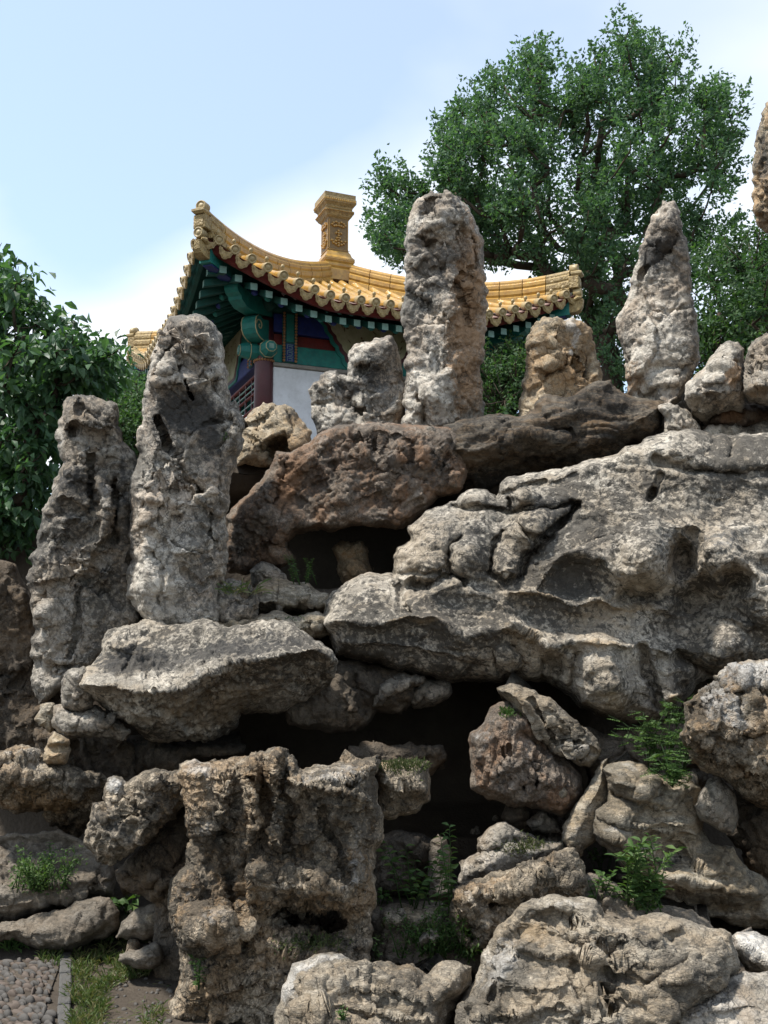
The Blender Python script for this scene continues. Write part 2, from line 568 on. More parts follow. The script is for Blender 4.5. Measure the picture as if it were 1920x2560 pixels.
    o = link(name, me, None, RM[mat])
    o.location = org
    return tag(o, label, cat, group)


# ------------------------------------------------------------------ the rockery, stone by stone
def B(*a): return ('b', *a)          # centre x, y, radius x, y, angle, height (m)
def C(pts, w, dep): return ('c', pts, w, dep)
def LP(pts, amp, up, dn): return ('l', pts, amp, up, dn)
def T(*a): return ('t', *a)          # tone channel (0 dark lichen and painted shade, 1 pale vein and painted light, 2 iron), centre, radii, angle, amount
def TL(*a): return ('tl', *a)
def W(pts, right, left): return ('w', pts, right, left)      # edge drawn downward: slopes to its right and left
def PL(gx, gy): return ('p', gx, gy)


# --- standing stones along the crest
rock('standing_stone', 'tall upright pale stone with brown right flank in front of the roof', '2',
     [(440, 95), (480, 90), (520, 100), (560, 110), (580, 85), (610, 100), (640, 140), (690, 165), (730, 210), (770, 250),
      (800, 310), (830, 360), (845, 430), (870, 500), (870, 580), (865, 660), (875, 740), (885, 800), (880, 880), (870, 960),
      (875, 1030), (865, 1100), (860, 1180), (860, 1260), (845, 1300), (850, 1400), (840, 1500), (850, 1600), (855, 1720),
      (600, 1760), (295, 1740), (290, 1640), (295, 1540), (300, 1440), (310, 1340), (315, 1280), (325, 1220), (330, 1150), (310, 1100),
      (285, 1020), (290, 940), (285, 860), (300, 800), (310, 740), (325, 680), (310, 600), (320, 540), (300, 490), (310, 440),
      (320, 370), (320, 310), (345, 250), (350, 200), (375, 150)],
     7.4, .10, .06, 'rough', 'pale',
     [W([(640, 90), (590, 330), (610, 560), (660, 760), (600, 900), (610, 1200), (570, 1400), (560, 1720)], .85, .30),
      B(480, 470, 60, 40, 30, -.06), C([(440, 420), (540, 560), (570, 640), (520, 660)], 14, .04), B(540, 300, 70, 60, 0, .05),
      C([(690, 730), (730, 850), (760, 1000)], 12, .05), B(470, 1540, 60, 110, 20, .07), C([(400, 1530), (450, 1590), (440, 1690)], 25, .09),
      B(520, 160, 50, 40, 0, -.07), C([(640, 200), (700, 500), (680, 700)], 10, .03), C([(760, 300), (800, 560), (760, 760)], 9, .03),
      B(450, 900, 60, 120, 0, -.03), C([(330, 790), (450, 850), (520, 1000)], 10, .025), B(650, 930, 40, 60, 0, .05),
      T(2, 740, 1250, 170, 560, 0, .60), T(2, 760, 600, 120, 400, 0, .50), T(0, 720, 500, 60, 120, 20, .45), T(0, 470, 870, 60, 90, 0, .5),
      T(0, 540, 190, 60, 60, 0, .5), T(0, 470, 1330, 60, 80, 0, .35), T(0, 500, 1130, 60, 70, 0, .35), T(0, 700, 800, 40, 120, -20, .4),
      T(1, 420, 300, 80, 200, 0, .30), T(1, 500, 1250, 120, 60, -10, .4), T(1, 570, 300, 40, 40, 0, .5), T(1, 360, 1500, 50, 200, 0, .3)],
     2.6, .38, 1.45)
rock('standing_stone', 'pointed leaning pale stone with black band near its tip', '8',
     [(1275, 820), (1290, 850), (1300, 900), (1325, 960), (1335, 1030), (1350, 1090), (1360, 1170), (1370, 1250), (1365, 1330), (1370, 1420),
      (1375, 1470), (1335, 1560), (1310, 1640), (1240, 1670), (1100, 1650), (1090, 1560), (1080, 1480), (1060, 1400), (1050, 1340),
      (1060, 1290), (1090, 1240), (1105, 1180), (1110, 1100), (1125, 1040), (1145, 970), (1175, 930), (1190, 880), (1230, 830)],
     7.3, .09, .05, 'facet', 'pale',
     [W([(1285, 830), (1320, 960), (1345, 1100), (1350, 1300), (1330, 1480), (1290, 1640)], 1.0, .40), LP([(1055, 1400), (1130, 1470), (1180, 1560), (1240, 1640)], .08, 120, 14), C([(1270, 1000), (1200, 1080), (1150, 1110)], 16, .05),
      B(1230, 930, 50, 60, 0, .05), B(1230, 1350, 110, 160, 0, .05), C([(1350, 1450), (1290, 1540)], 8, .05),
      T(0, 1215, 1010, 95, 32, -38, 1.0), T(0, 1190, 1080, 40, 50, 0, .7), T(0, 1255, 1200, 40, 40, 0, .5), T(0, 1150, 1000, 40, 50, 0, .4),
      T(1, 1250, 1350, 110, 150, 0, .30), T(1, 1270, 880, 25, 60, 10, .35), T(2, 1110, 1550, 60, 90, 0, .5)], 2.6, .3, 1.45)
rock('standing_stone', 'blunt rust-brown upright stone with a white vein on top', '2',
     [(1180, 1060), (1220, 1000), (1300, 975), (1370, 980), (1420, 1005), (1480, 990), (1540, 1000), (1590, 1030), (1610, 1090), (1640, 1150),
      (1655, 1270), (1690, 1400), (1720, 1560), (1740, 1700), (1400, 1760), (1080, 1720), (1090, 1640), (1110, 1500), (1125, 1400), (1140, 1300), (1150, 1210), (1140, 1140)],
     7.45, .11, .06, 'facet', 'ochre',
     [W([(1400, 980), (1300, 1180), (1290, 1400), (1260, 1700)], .30, .60), B(1350, 1280, 120, 60, -30, .06), C([(1290, 1240), (1400, 1280), (1500, 1250)], 14, .04), C([(1290, 1390), (1420, 1290), (1520, 1420)], 12, .04),
      B(1230, 1180, 60, 130, 0, .05), T(1, 1470, 1040, 45, 50, 0, 1.0), TL(1, [(1520, 1070), (1470, 1200)], 22, 1.0), T(1, 1220, 1280, 60, 120, 0, .4),
      T(2, 1420, 1380, 190, 200, 0, .55), T(0, 1300, 1010, 120, 30, 0, .35)], 2.6, .3, 1.45)
rock('standing_stone', 'jagged black and white stone left of the tallest upright', '1',
     [(1210, 950), (1240, 915), (1320, 905), (1440, 890), (1450, 912), (1480, 950), (1490, 1020), (1505, 1100), (1515, 1200), (1515, 1380), (1380, 1420), (1200, 1420),
      (1030, 1420), (1010, 1340), (1000, 1270), (985, 1220), (975, 1160), (1010, 1110), (1060, 1070), (1140, 1055), (1160, 1085), (1195, 1090), (1200, 1010)],
     7.6, .11, .06, 'rough', 'pale',
     [W([(1300, 900), (1240, 1060), (1280, 1200), (1250, 1420)], .40, .40), C([(1160, 1080), (1190, 1200), (1260, 1300)], 22, .06), B(1080, 1140, 60, 50, 0, .05), B(1350, 1000, 90, 80, 0, .05), B(1250, 1050, 40, 40, 0, -.05),
      C([(1010, 1260), (1120, 1230), (1280, 1290)], 14, .05), T(0, 1330, 1080, 110, 90, 30, .6), T(0, 1200, 1160, 90, 50, 20, .6), T(0, 1030, 1350, 50, 60, 0, .6),
      T(1, 1080, 1210, 60, 40, 0, .6), T(1, 1380, 1180, 60, 50, 0, .4), T(2, 1470, 1300, 40, 80, 0, .5)], 2.6, .3, 1.45)
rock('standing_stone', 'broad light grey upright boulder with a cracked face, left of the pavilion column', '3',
     [(1040, 490), (1100, 465), (1160, 455), (1240, 465), (1300, 490), (1340, 530), (1365, 590), (1380, 640), (1390, 700), (1405, 770), (1410, 850),
      (1410, 920), (1418, 990), (1440, 985), (1475, 1000), (1490, 1050), (1495, 1120), (1480, 1220), (1460, 1320), (1430, 1420), (1415, 1520), (1420, 1620),
      (1410, 1720), (1400, 1830), (1390, 1900), (1385, 1980), (1395, 2030), (1375, 2120), (1365, 2230), (1340, 2380), (1180, 2420), (950, 2400), (860, 2330),
      (815, 2180), (810, 2120), (805, 2040), (820, 1950), (810, 1890), (805, 1800), (800, 1720), (790, 1640), (800, 1550), (820, 1450), (850, 1370),
      (855, 1320), (835, 1270), (845, 1210), (870, 1140), (880, 1070), (890, 1000), (900, 930), (905, 860), (915, 790), (930, 720), (960, 640), (990, 570), (1020, 520)],
     6.15, .15, .08, 'chunk', 'pale',
     [W([(1060, 470), (1000, 700), (960, 900), (960, 1200), (900, 1500), (890, 1900), (900, 2320)], .28, .95), C([(1035, 490), (1070, 580), (1010, 720), (970, 830)], 14, .07), LP([(950, 880), (1060, 870), (1160, 885), (1250, 870)], .06, 260, 60),
      B(1080, 1020, 130, 150, 0, -.03), C([(1080, 780), (1160, 740), (1250, 650)], 8, .05), C([(1140, 860), (1180, 970)], 8, .05),
      C([(960, 1080), (1000, 1210), (1080, 1320), (1130, 1420), (1210, 1500), (1270, 1620)], 11, .10), C([(1110, 1430), (1080, 1560)], 8, .04),
      B(1000, 1450, 100, 60, -20, .08), B(970, 1440, 50, 30, -20, -.06), LP([(880, 1600), (980, 1620), (1100, 1640)], .06, 60, 20), B(1030, 1530, 60, 25, 0, -.05),
      B(1430, 1130, 60, 150, 0, .08), C([(1410, 980), (1390, 1150), (1360, 1300), (1330, 1600), (1310, 1900)], 14, .04), B(1080, 1720, 40, 30, 0, -.05),
      LP([(890, 1720), (940, 1760), (990, 1810)], .05, 60, 14), C([(1000, 1850), (1040, 1700)], 12, .03), B(1130, 1930, 90, 70, 0, .07),
      C([(940, 1900), (990, 2060), (960, 2250)], 12, .03), C([(1130, 2040), (1250, 2120), (1340, 2090)], 12, .035), B(1000, 2100, 120, 90, 20, .05),
      C([(880, 1350), (900, 1500), (880, 1700), (870, 1850)], 10, .025), B(1190, 600, 110, 90, 0, .05), B(1290, 1500, 40, 160, -5, .04),
      T(0, 1080, 1030, 150, 160, 0, .75), T(0, 1230, 1050, 80, 180, 0, .60), T(0, 1290, 1300, 80, 260, 0, .35), T(1, 1080, 560, 120, 90, 0, .30), T(1, 1130, 1480, 70, 140, -20, .30),  # dark facet tone paints its shade along with lichen
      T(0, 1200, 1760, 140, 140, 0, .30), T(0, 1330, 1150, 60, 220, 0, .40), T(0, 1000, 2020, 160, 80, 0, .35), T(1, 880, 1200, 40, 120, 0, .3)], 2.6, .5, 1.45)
rock('standing_stone', 'leaning grey-brown stone with a honeycombed crest beside the leafy tree', '3',
     [(400, 990), (420, 960), (480, 945), (560, 945), (640, 975), (700, 985), (740, 1010), (750, 1060), (745, 1120), (750, 1180), (748, 1230), (800, 1260),
      (850, 1310), (880, 1380), (860, 1480), (850, 1600), (840, 1750), (840, 1900), (840, 2050), (850, 2200), (860, 2350), (700, 2520), (500, 2700), (330, 2800), (220, 2860),
      (200, 2780), (195, 2650), (180, 2530), (215, 2400), (185, 2260), (172, 2150), (175, 2080), (190, 1980), (215, 1880), (240, 1800), (260, 1720), (280, 1650), (300, 1560),
      (310, 1480), (340, 1400), (380, 1340), (365, 1290), (350, 1220), (355, 1150), (375, 1060)],
     6.25, .13, .08, 'rough', 'grey',
     [W([(470, 950), (440, 1150), (420, 1340), (340, 1600), (300, 1900), (280, 2200), (300, 2800)], .22, .8), LP([(360, 1130), (460, 1120), (560, 1125), (660, 1150)], .08, 80, 20), B(440, 1180, 25, 40, 0, -.09), C([(500, 970), (480, 1060)], 10, .05),
      C([(548, 1330), (540, 1500), (560, 1650)], 16, .08), ('c', [(620, 1490), (670, 1640), (640, 1800), (560, 1900), (510, 2050)], 30, -.10),
      B(680, 1660, 14, 50, 0, .05), C([(700, 1500), (720, 1700), (700, 1850)], 26, .09), LP([(300, 1580), (400, 1570), (540, 1640)], .06, 50, 30),
      LP([(370, 1770), (400, 1710), (490, 1710), (550, 1740)], .05, 30, 60), B(440, 1450, 90, 110, 0, .04), LP([(200, 2120), (330, 2090), (520, 1990)], .05, 80, 14),
      C([(540, 2060), (490, 2180), (470, 2400), (420, 2560)], 14, .06), B(640, 2050, 50, 70, 20, .06), B(300, 2330, 70, 80, 0, .05), B(560, 1300, 90, 70, 0, .04),
      T(0, 420, 1450, 120, 120, 0, .55), T(1, 640, 1540, 40, 100, 0, .5), T(0, 330, 1950, 120, 160, 0, .35), T(0, 640, 2100, 120, 150, 0, .4), T(0, 760, 1500, 40, 300, 0, .5),
      T(1, 560, 1240, 120, 30, 20, .4), T(1, 330, 1600, 60, 60, 0, .3), T(2, 480, 1080, 90, 60, 0, .4), T(0, 740, 1150, 30, 100, 0, .5)], 2.8, .5, 1.45)
rock('hanging_stone', 'rough brown stone reaching into view high at the upper right edge', '8',
     [(1690, 390), (1659, 415), (1640, 460), (1620, 540), (1600, 650), (1595, 760), (1600, 850), (1620, 910), (1650, 945), (1700, 960), (1760, 1010), (1780, 1150),
      (1760, 1360), (1800, 1500), (2100, 1500), (2080, 1000), (2060, 560), (1950, 380), (1800, 340)],
     6.6, .24, .2, 'porous', 'ochre', [C([(1640, 480), (1610, 800)], 20, .04), T(0, 1640, 620, 40, 220, 0, .5)], 3.0, .5)

# --- crest boulders and the long brown slab under the standing stones
rock('boulder', 'yellow ochre boulder with a dark hollow below the purple column', '4',
     [(130, 250), (155, 200), (200, 150), (260, 120), (310, 118), (340, 140), (380, 125), (420, 155), (440, 190), (475, 230), (520, 290), (530, 380),
      (500, 440), (420, 470), (300, 480), (200, 470), (90, 470), (110, 400), (120, 330)],
     7.25, .20, .16, 'facet', 'ochre',
     [B(335, 380, 75, 60, -20, -.26), LP([(250, 340), (320, 310), (400, 310), (430, 360)], .05, 60, 10), C([(380, 140), (420, 250), (400, 310)], 10, .04),
      C([(160, 240), (260, 200), (330, 140)], 8, .03), C([(150, 300), (230, 330), (270, 420)], 8, .03), T(1, 230, 260, 90, 80, 0, .25), T(0, 400, 180, 50, 40, 30, .5)], 2.8, .4)
rock('slab_rock', 'long rust-brown conglomerate slab spanning a dark hollow under the standing stones', '4',
     [(200, 590), (260, 530), (300, 470), (310, 390), (400, 400), (460, 360), (500, 350), (540, 300), (600, 280), (650, 260), (700, 245), (760, 230), (800, 225), (880, 215),
      (940, 230), (1000, 235), (1100, 240), (1200, 255), (1270, 250), (1330, 275), (1365, 340), (1360, 400), (1370, 480), (1370, 560), (1350, 610), (1210, 645),
      (1130, 725), (1065, 785), (980, 815), (900, 805), (830, 805), (760, 795), (680, 810), (600, 825), (520, 835), (440, 835), (395, 875), (420, 930),
      (440, 975), (360, 1030), (300, 1020), (230, 1020), (170, 1060), (60, 1060), (40, 980), (60, 880), (60, 750), (100, 680)],
     7.0, .22, .11, 'swirl', 'brown',
     [B(990, 390, 75, 95, 15, .08), C([(905, 430), (920, 330), (990, 290), (1070, 340), (1060, 440), (980, 480), (905, 430)], 9, .04), B(1135, 410, 50, 85, 5, .06),
      C([(750, 250), (790, 350), (850, 380), (890, 330)], 12, .05), B(810, 400, 55, 60, 30, .05), B(1040, 590, 60, 70, 30, .05), C([(880, 480), (960, 560), (1070, 530), (1140, 540)], 9, .04),
      LP([(380, 860), (500, 815), (680, 800), (830, 790), (960, 800), (1060, 770)], .10, 130, 16), C([(640, 460), (650, 500)], 14, .06), B(540, 560, 40, 30, 0, -.05),
      C([(1270, 260), (1260, 420), (1220, 500)], 10, .04), B(1230, 340, 25, 70, 5, .05), B(500, 440, 60, 50, 0, .05), C([(380, 450), (340, 640), (260, 720)], 12, .04),
      LP([(660, 660), (800, 640), (930, 590), (960, 540)], .04, 50, 10), LP([(300, 420), (420, 410)], .05, 50, 20), B(700, 560, 60, 120, 20, .04), B(300, 760, 120, 90, 0, .05),
      T(1, 990, 380, 80, 90, 0, .35), T(2, 1010, 410, 40, 50, 0, .6), T(2, 1130, 410, 45, 80, 0, .5), T(2, 400, 560, 70, 170, 20, .6), T(2, 800, 390, 60, 80, 30, .4),
      T(2, 1020, 610, 60, 80, 20, .5), T(2, 800, 800, 300, 40, 0, .35), T(0, 1200, 420, 50, 130, 0, .4), T(0, 640, 400, 60, 120, 0, .25), T(1, 560, 330, 60, 40, -20, .3)], 2.8, .8)
rock('slab_rock', 'dark layered slab lying right of the rust-brown slab', '8',
     [(340, 1730), (400, 1705), (480, 1695), (560, 1680), (640, 1690), (700, 1660), (710, 1630), (760, 1600), (850, 1605), (900, 1590), (940, 1560), (1010, 1540), (1030, 1570),
      (1090, 1610), (1160, 1620), (1225, 1635), (1230, 1690), (1225, 1720), (1200, 1760), (1150, 1790), (1080, 1800), (1080, 1850), (1000, 1900), (900, 1930), (700, 1960), (560, 1990), (480, 2020), (380, 2000), (330, 1900)],
     7.1, .26, .2, 'strata', 'strata',
     [W([(300, 1830), (480, 1830), (690, 1760), (800, 1785), (900, 1795), (1000, 1785), (1250, 1740)], .40, 1.5), C([(700, 1660), (760, 1720), (860, 1760)], 14, .05), B(800, 1660, 110, 60, 10, .06),
      B(1180, 1680, 50, 50, 0, .05), LP([(360, 1820), (480, 1850), (640, 1830)], .06, 80, 20), C([(560, 1700), (600, 1760), (560, 1880)], 10, .04),
      T(0, 560, 1780, 220, 80, 0, .30), T(2, 960, 1720, 110, 40, 0, .45), T(1, 560, 1700, 120, 15, -8, .3)], 2.8, 1.0)
rock('boulder', 'small pale boulder wedged at the right end of the dark layered slab', 'a',
     [(590, 440), (640, 410), (720, 425), (790, 450), (850, 480), (920, 550), (990, 650), (1010, 740), (900, 780), (700, 780), (620, 740), (650, 650), (640, 560)],
     6.95, .14, .12, 'facet', 'pale', [T(0, 830, 600, 90, 70, 0, .3)], 2.6, .3)
rock('boulder', 'grey boulder with orange-stained flank overhanging a black gap at right', '8',
     [(1320, 1625), (1330, 1560), (1380, 1500), (1420, 1450), (1460, 1400), (1500, 1385), (1540, 1390), (1565, 1420), (1570, 1500), (1575, 1600), (1570, 1680), (1500, 1680),
      (1440, 1700), (1410, 1740), (1395, 1730), (1350, 1680)],
     6.9, .26, .18, 'chunk', 'pale',
     [W([(1300, 1630), (1370, 1590), (1430, 1600), (1480, 1605), (1600, 1590)], .35, 1.8), B(1460, 1500, 80, 60, 0, .06), T(2, 1515, 1520, 30, 70, 10, .8),
      T(1, 1430, 1490, 70, 50, 0, .3), T(0, 1420, 1660, 90, 40, 0, .4)], 2.6, .5)  # dark tone below the overhang is painted shade
rock('boulder', 'craggy brown boulder at the right edge above the grey cliff', '8',
     [(1550, 1500), (1570, 1440), (1600, 1395), (1640, 1365), (1700, 1340), (1900, 1320), (2060, 1400), (2100, 1560), (2050, 1720), (1900, 1720), (1800, 1680), (1659, 1655), (1590, 1640), (1555, 1590)],
     6.8, .26, .2, 'porous', 'grey', [LP([(1550, 1600), (1620, 1570), (1700, 1560)], .14, 90, 20), T(2, 1620, 1590, 60, 40, 0, .6), C([(1590, 1460), (1640, 1500)], 12, .06)], 2.8, .5)
rock('boulder', 'orange-brown stone tucked in the shade beneath the overhanging right boulders', '8',
     [(1415, 1720), (1430, 1670), (1480, 1645), (1560, 1640), (1640, 1650), (1720, 1640), (1740, 1740), (1500, 1745)],
     7.15, .12, .12, 'rough', 'brown', [T(2, 1500, 1690, 60, 40, 0, .7)], 3.0, .3)
rock('boulder', 'low row of broken grey stone between the cliff top and the right boulders', '8',
     [(1390, 1770), (1415, 1725), (1480, 1715), (1560, 1725), (1659, 1710), (1760, 1715), (1760, 1840), (1390, 1840)],
     7.0, .12, .12, 'facet', 'pale', [C([(1490, 1715), (1500, 1790)], 10, .06), C([(1590, 1720), (1600, 1790)], 8, .05)], 3.0, .3)

# --- the big cliff
rock('cliff_rock', 'huge weathered grey limestone cliff with rounded lobes filling the right side', '5',
     [(-262, 935), (-255, 880), (-219, 824), (-156, 781), (-120, 762), (-60, 750), (0, 752), (44, 745), (50, 690), (60, 640), (110, 600), (110, 560), (150, 520), (190, 480), (260, 450), (310, 435), (340, 400), (400, 380), (450, 385), (490, 405), (510, 360), (540, 340),
      (620, 320), (700, 300), (800, 290), (900, 260), (1000, 235), (1060, 200), (1150, 160), (1200, 140), (1300, 125), (1380, 130), (1420, 150), (1500, 160), (1560, 145),
      (1659, 150), (1900, 165), (2150, 220), (2290, 340), (2320, 700), (2300, 1020), (2180, 1180), (1800, 1180), (1659, 1180), (1560, 1180), (1440, 1210), (1400, 1200), (1350, 1230), (1300, 1300), (1250, 1380), (1180, 1412), (1100, 1402), (1000, 1382), (900, 1352), (850, 1330), (800, 1280),
      (740, 1230), (690, 1215), (620, 1220), (560, 1205), (480, 1220), (400, 1210), (300, 1215), (200, 1190), (100, 1180), (69, 1184), (-34, 1145), (-140, 1125), (-216, 1101), (-230, 1040), (-268, 975)],
     6.35, .34, .34, dict(lump=(.028, .42), facet=(.010, .18), layer=(.007, .05, -5), crag=(.006, .14), facet2=(.007, .06), fine=(.003, .035)), 'cliff',
     [PL(0, .012),
      # upper crest and the groove below it
      LP([(880, 300), (1060, 240), (1200, 210), (1330, 240), (1420, 290), (1659, 290)], .10, 120, 60), C([(1180, 260), (1300, 300), (1450, 310), (1659, 305)], 22, .06),
      B(1155, 412, 14, 30, 15, -.14), C([(1190, 320), (1170, 400)], 10, .04), C([(1500, 180), (1490, 240)], 16, .05),
      # shoulder band with its hanging lobes
      LP([(1090, 570), (1200, 540), (1320, 545), (1500, 555), (1680, 560)], .16, 70, 260), B(1140, 690, 95, 120, 0, .22), B(1450, 690, 100, 120, 0, .22), B(1640, 830, 100, 190, -30, .22),
      B(1290, 690, 55, 70, 10, -.20), B(1520, 770, 60, 55, 0, -.20), B(1650, 640, 60, 50, 0, .10), B(1100, 860, 90, 70, 0, -.16), B(1380, 850, 110, 80, 0, -.20), B(1300, 960, 140, 90, 0, -.10),
      C([(1330, 560), (1370, 660), (1400, 780)], 22, .07),
      # brow and eye-like hollow
      LP([(700, 760), (730, 690), (790, 655), (860, 650), (950, 690), (1010, 770)], .13, 80, 45), B(860, 760, 110, 60, 10, -.045), C([(890, 790), (910, 850)], 8, .04),
      # the nose: slanting crack, lobes and hollows
      C([(825, 455), (760, 520), (690, 600), (610, 690), (590, 760)], 13, .15), B(640, 560, 90, 80, -30, .09), C([(590, 540), (640, 600), (690, 600)], 10, .07), C([(800, 445), (700, 470), (580, 480), (450, 470), (300, 455)], 10, .08),
      B(600, 415, 55, 30, 10, .09), C([(540, 430), (560, 470), (640, 450)], 9, .06), B(400, 415, 80, 35, 10, .05), C([(490, 410), (560, 390), (700, 350)], 10, .05),
      C([(330, 600), (280, 630), (265, 690), (290, 750), (350, 780)], 13, .10), B(360, 690, 75, 70, 0, .10), B(170, 680, 90, 90, 0, .08), C([(60, 745), (160, 750), (240, 740)], 9, .05),
      C([(470, 640), (460, 740), (520, 790), (580, 770)], 11, .08), B(520, 720, 60, 70, 0, .08), C([(520, 560), (470, 620)], 9, .05),
      B(150, 800, 50, 28, 0, -.16), B(80, 780, 60, 26, 10, .07), C([(190, 800), (240, 760), (300, 760), (350, 800)], 8, .07), LP([(100, 880), (220, 830), (330, 800), (480, 860), (520, 900)], .08, 40, 90),
      # thin crumbling ledges
      LP([(540, 835), (640, 830), (720, 850), (800, 885)], .09, 26, 16), LP([(830, 890), (900, 870), (1020, 895), (1120, 905), (1225, 915)], .10, 26, 20),
      LP([(-262, 968), (-180, 950), (0, 965), (120, 935), (210, 935), (310, 1000)], .15, 30, 30), LP([(-200, 1040), (0, 1060), (200, 1080), (420, 1110)], .04, 20, 14), LP([(360, 1020), (470, 985), (560, 970), (650, 1020), (715, 1050)], .11, 32, 30), LP([(720, 1060), (820, 1035), (950, 1045), (1080, 1065)], .11, 30, 30),
      LP([(1180, 1080), (1250, 1095)], .08, 25, 16), LP([(1390, 920), (1480, 940), (1570, 970)], .07, 30, 20),
      # lower columns
      B(950, 1220, 130, 170, 0, .20), B(740, 1140, 50, 50, 0, -.14), C([(690, 1120), (680, 1180), (690, 1210)], 12, .08), C([(820, 1100), (810, 1240), (830, 1300)], 16, .07), B(800, 1120, 30, 30, 0, .07),
      C([(1120, 1070), (1150, 1180), (1190, 1310), (1245, 1380)], 14, .09), B(1260, 1220, 70, 130, -10, .09), B(1270, 1275, 50, 24, -10, .09), C([(1280, 1110), (1400, 1170), (1460, 1200)], 24, .14), B(1480, 1080, 130, 80, -15, .14),
      C([(560, 1060), (600, 1130), (580, 1190)], 14, .05), C([(470, 1080), (500, 1180)], 14, .05), B(540, 1120, 60, 60, 0, .05), LP([(-216, 1100), (0, 1150), (200, 1180), (420, 1200), (690, 1205), (850, 1320), (1180, 1400)], .10, 130, 10),
      C([(50, 745), (75, 800), (80, 870), (110, 920)], 12, .08), B(-110, 860, 120, 80, 0, .05),
      T(1, 1480, 590, 260, 70, 0, .32), T(1, 1180, 620, 90, 120, 0, .22), T(1, 920, 1180, 140, 150, 0, .28), T(1, 1500, 1070, 130, 70, -10, .28), T(1, 1190, 200, 220, 40, -10, .25), T(1, 600, 1130, 200, 60, 0, .22), T(1, 600, 900, 140, 50, 0, .2),  # pale tones include painted light on the shoulder band
      T(0, 700, 480, 170, 120, -20, .40), T(0, 330, 600, 200, 130, 0, .40), T(0, 200, 480, 160, 60, -30, .22), T(0, 1050, 480, 140, 60, 0, .22), T(0, 1000, 640, 80, 80, 0, .3), T(0, -120, 840, 130, 60, 0, .28), T(0, 60, 1050, 240, 60, 0, .3), T(0, 1250, 880, 200, 60, 0, .35), T(0, 1560, 950, 120, 60, 20, .3),
      T(0, 870, 960, 200, 30, 0, .25), T(2, 960, 1300, 140, 60, 0, .35), T(2, 600, 1010, 110, 25, 20, .55), T(2, 950, 1050, 130, 16, 3, .6), T(2, 1030, 900, 190, 14, 3, .6), T(2, 120, 950, 160, 18, 0, .45), T(2, 660, 845, 130, 14, 8, .55), T(2, 1260, 1280, 60, 30, 0, .5)],
     3.0, 1.1, cat='cliff')

# --- ledge stones under the brown slab
rock('boulder', 'ochre prop stone holding up the brown slab inside the hollow', '4',
     [(630, 930), (680, 880), (800, 885), (830, 940), (825, 1000), (845, 1040), (850, 1100), (680, 1110), (655, 1060), (655, 990)],
     7.35, .12, .12, 'rough', 'ochre', [T(2, 740, 950, 90, 60, 0, .4)], 2.8, .3)
rock('boulder', 'small grey boulder at the left mouth of the hollow', '4',
     [(185, 1040), (210, 1005), (250, 988), (300, 1000), (350, 1045), (400, 1100), (390, 1140), (200, 1140)], 6.75, .13, .12, 'facet', 'grey', [], 2.8, .3)
rock('boulder', 'broken tan ledge stone below the weeds at the hollow', '4',
     [(190, 1200), (230, 1120), (290, 1105), (330, 1090), (420, 1095), (500, 1110), (560, 1150), (610, 1160), (640, 1230), (600, 1260), (500, 1270), (300, 1270), (200, 1260)],
     6.55, .16, .12, 'facet', 'layer', [LP([(230, 1200), (360, 1215), (480, 1225), (580, 1205)], .09, 50, 12), C([(330, 1110), (340, 1200)], 10, .04), T(0, 300, 1240, 120, 30, 0, .4)], 2.8, .35)
rock('boulder', 'flat layered ledge stone between the slab rock and the grey cliff', '4',
     [(-20, 1320), (60, 1270), (200, 1290), (330, 1265), (450, 1280), (560, 1255), (620, 1290), (640, 1400), (500, 1420), (200, 1420), (0, 1400)],
     6.3, .16, .14, 'facet', 'layer', [LP([(100, 1330), (300, 1300), (560, 1300)], .07, 40, 16), T(0, 200, 1370, 200, 30, 0, .4)], 2.8, .4)
rock('boulder', 'mossy grey mound at the right foot of the broad upright boulder', '4',
     [(-60, 1320), (-50, 1180), (20, 1110), (110, 1080), (180, 1110), (230, 1190), (230, 1300), (180, 1340), (40, 1360)],
     6.35, .16, .14, 'rough', 'grey', [T(0, 90, 1200, 90, 80, 0, .4)], 2.8, .4)

# --- the overhanging slab and stones around it
rock('slab_rock', 'flat dark-topped overhanging slab with white lichen flecks', '6',
     [(330, 425), (345, 380), (400, 320), (420, 290), (415, 250), (440, 220), (480, 195), (560, 180), (640, 165), (700, 185), (780, 175), (850, 165), (930, 190), (1000, 180),
      (1080, 160), (1150, 165), (1250, 210), (1300, 250), (1380, 300), (1390, 335), (1380, 390), (1350, 440), (1300, 480), (1200, 540), (1130, 565), (1010, 560), (990, 600),
      (940, 650), (860, 670), (700, 680), (620, 660), (540, 610), (470, 575), (400, 510), (350, 465)],
     5.62, .10, .08, dict(lump=(.025, .30), crag=(.016, .10), facet2=(.012, .06), fine=(.006, .03)), 'cliff',
     [W([(300, 420), (400, 440), (500, 447), (600, 467), (740, 457), (800, 425), (900, 372), (1000, 335), (1150, 322), (1280, 292), (1400, 320)], 1.15, 1.9), PL(0, 0),
      LP([(300, 420), (400, 440), (500, 447), (600, 467), (740, 457), (800, 425), (900, 372), (1000, 335), (1150, 322), (1280, 292), (1400, 320)], .10, 40, 14),
      LP([(410, 285), (450, 270), (500, 285)], .06, 40, 10), C([(620, 200), (560, 300), (480, 400)], 10, .02), C([(960, 200), (900, 300), (840, 380)], 12, .02),
      C([(860, 480), (780, 600)], 24, .06), B(1000, 480, 140, 60, -20, .08), B(620, 560, 120, 60, 0, .06),
      T(0, 720, 330, 300, 80, -5, .52), T(0, 1080, 270, 220, 60, -5, .48), T(0, 500, 340, 120, 80, 0, .42), T(1, 980, 240, 260, 30, -4, .30), T(1, 520, 420, 160, 20, 5, .35), T(1, 820, 400, 80, 16, -30, .4), T(2, 900, 520, 300, 90, -15, .5)],
     2.6, .55)
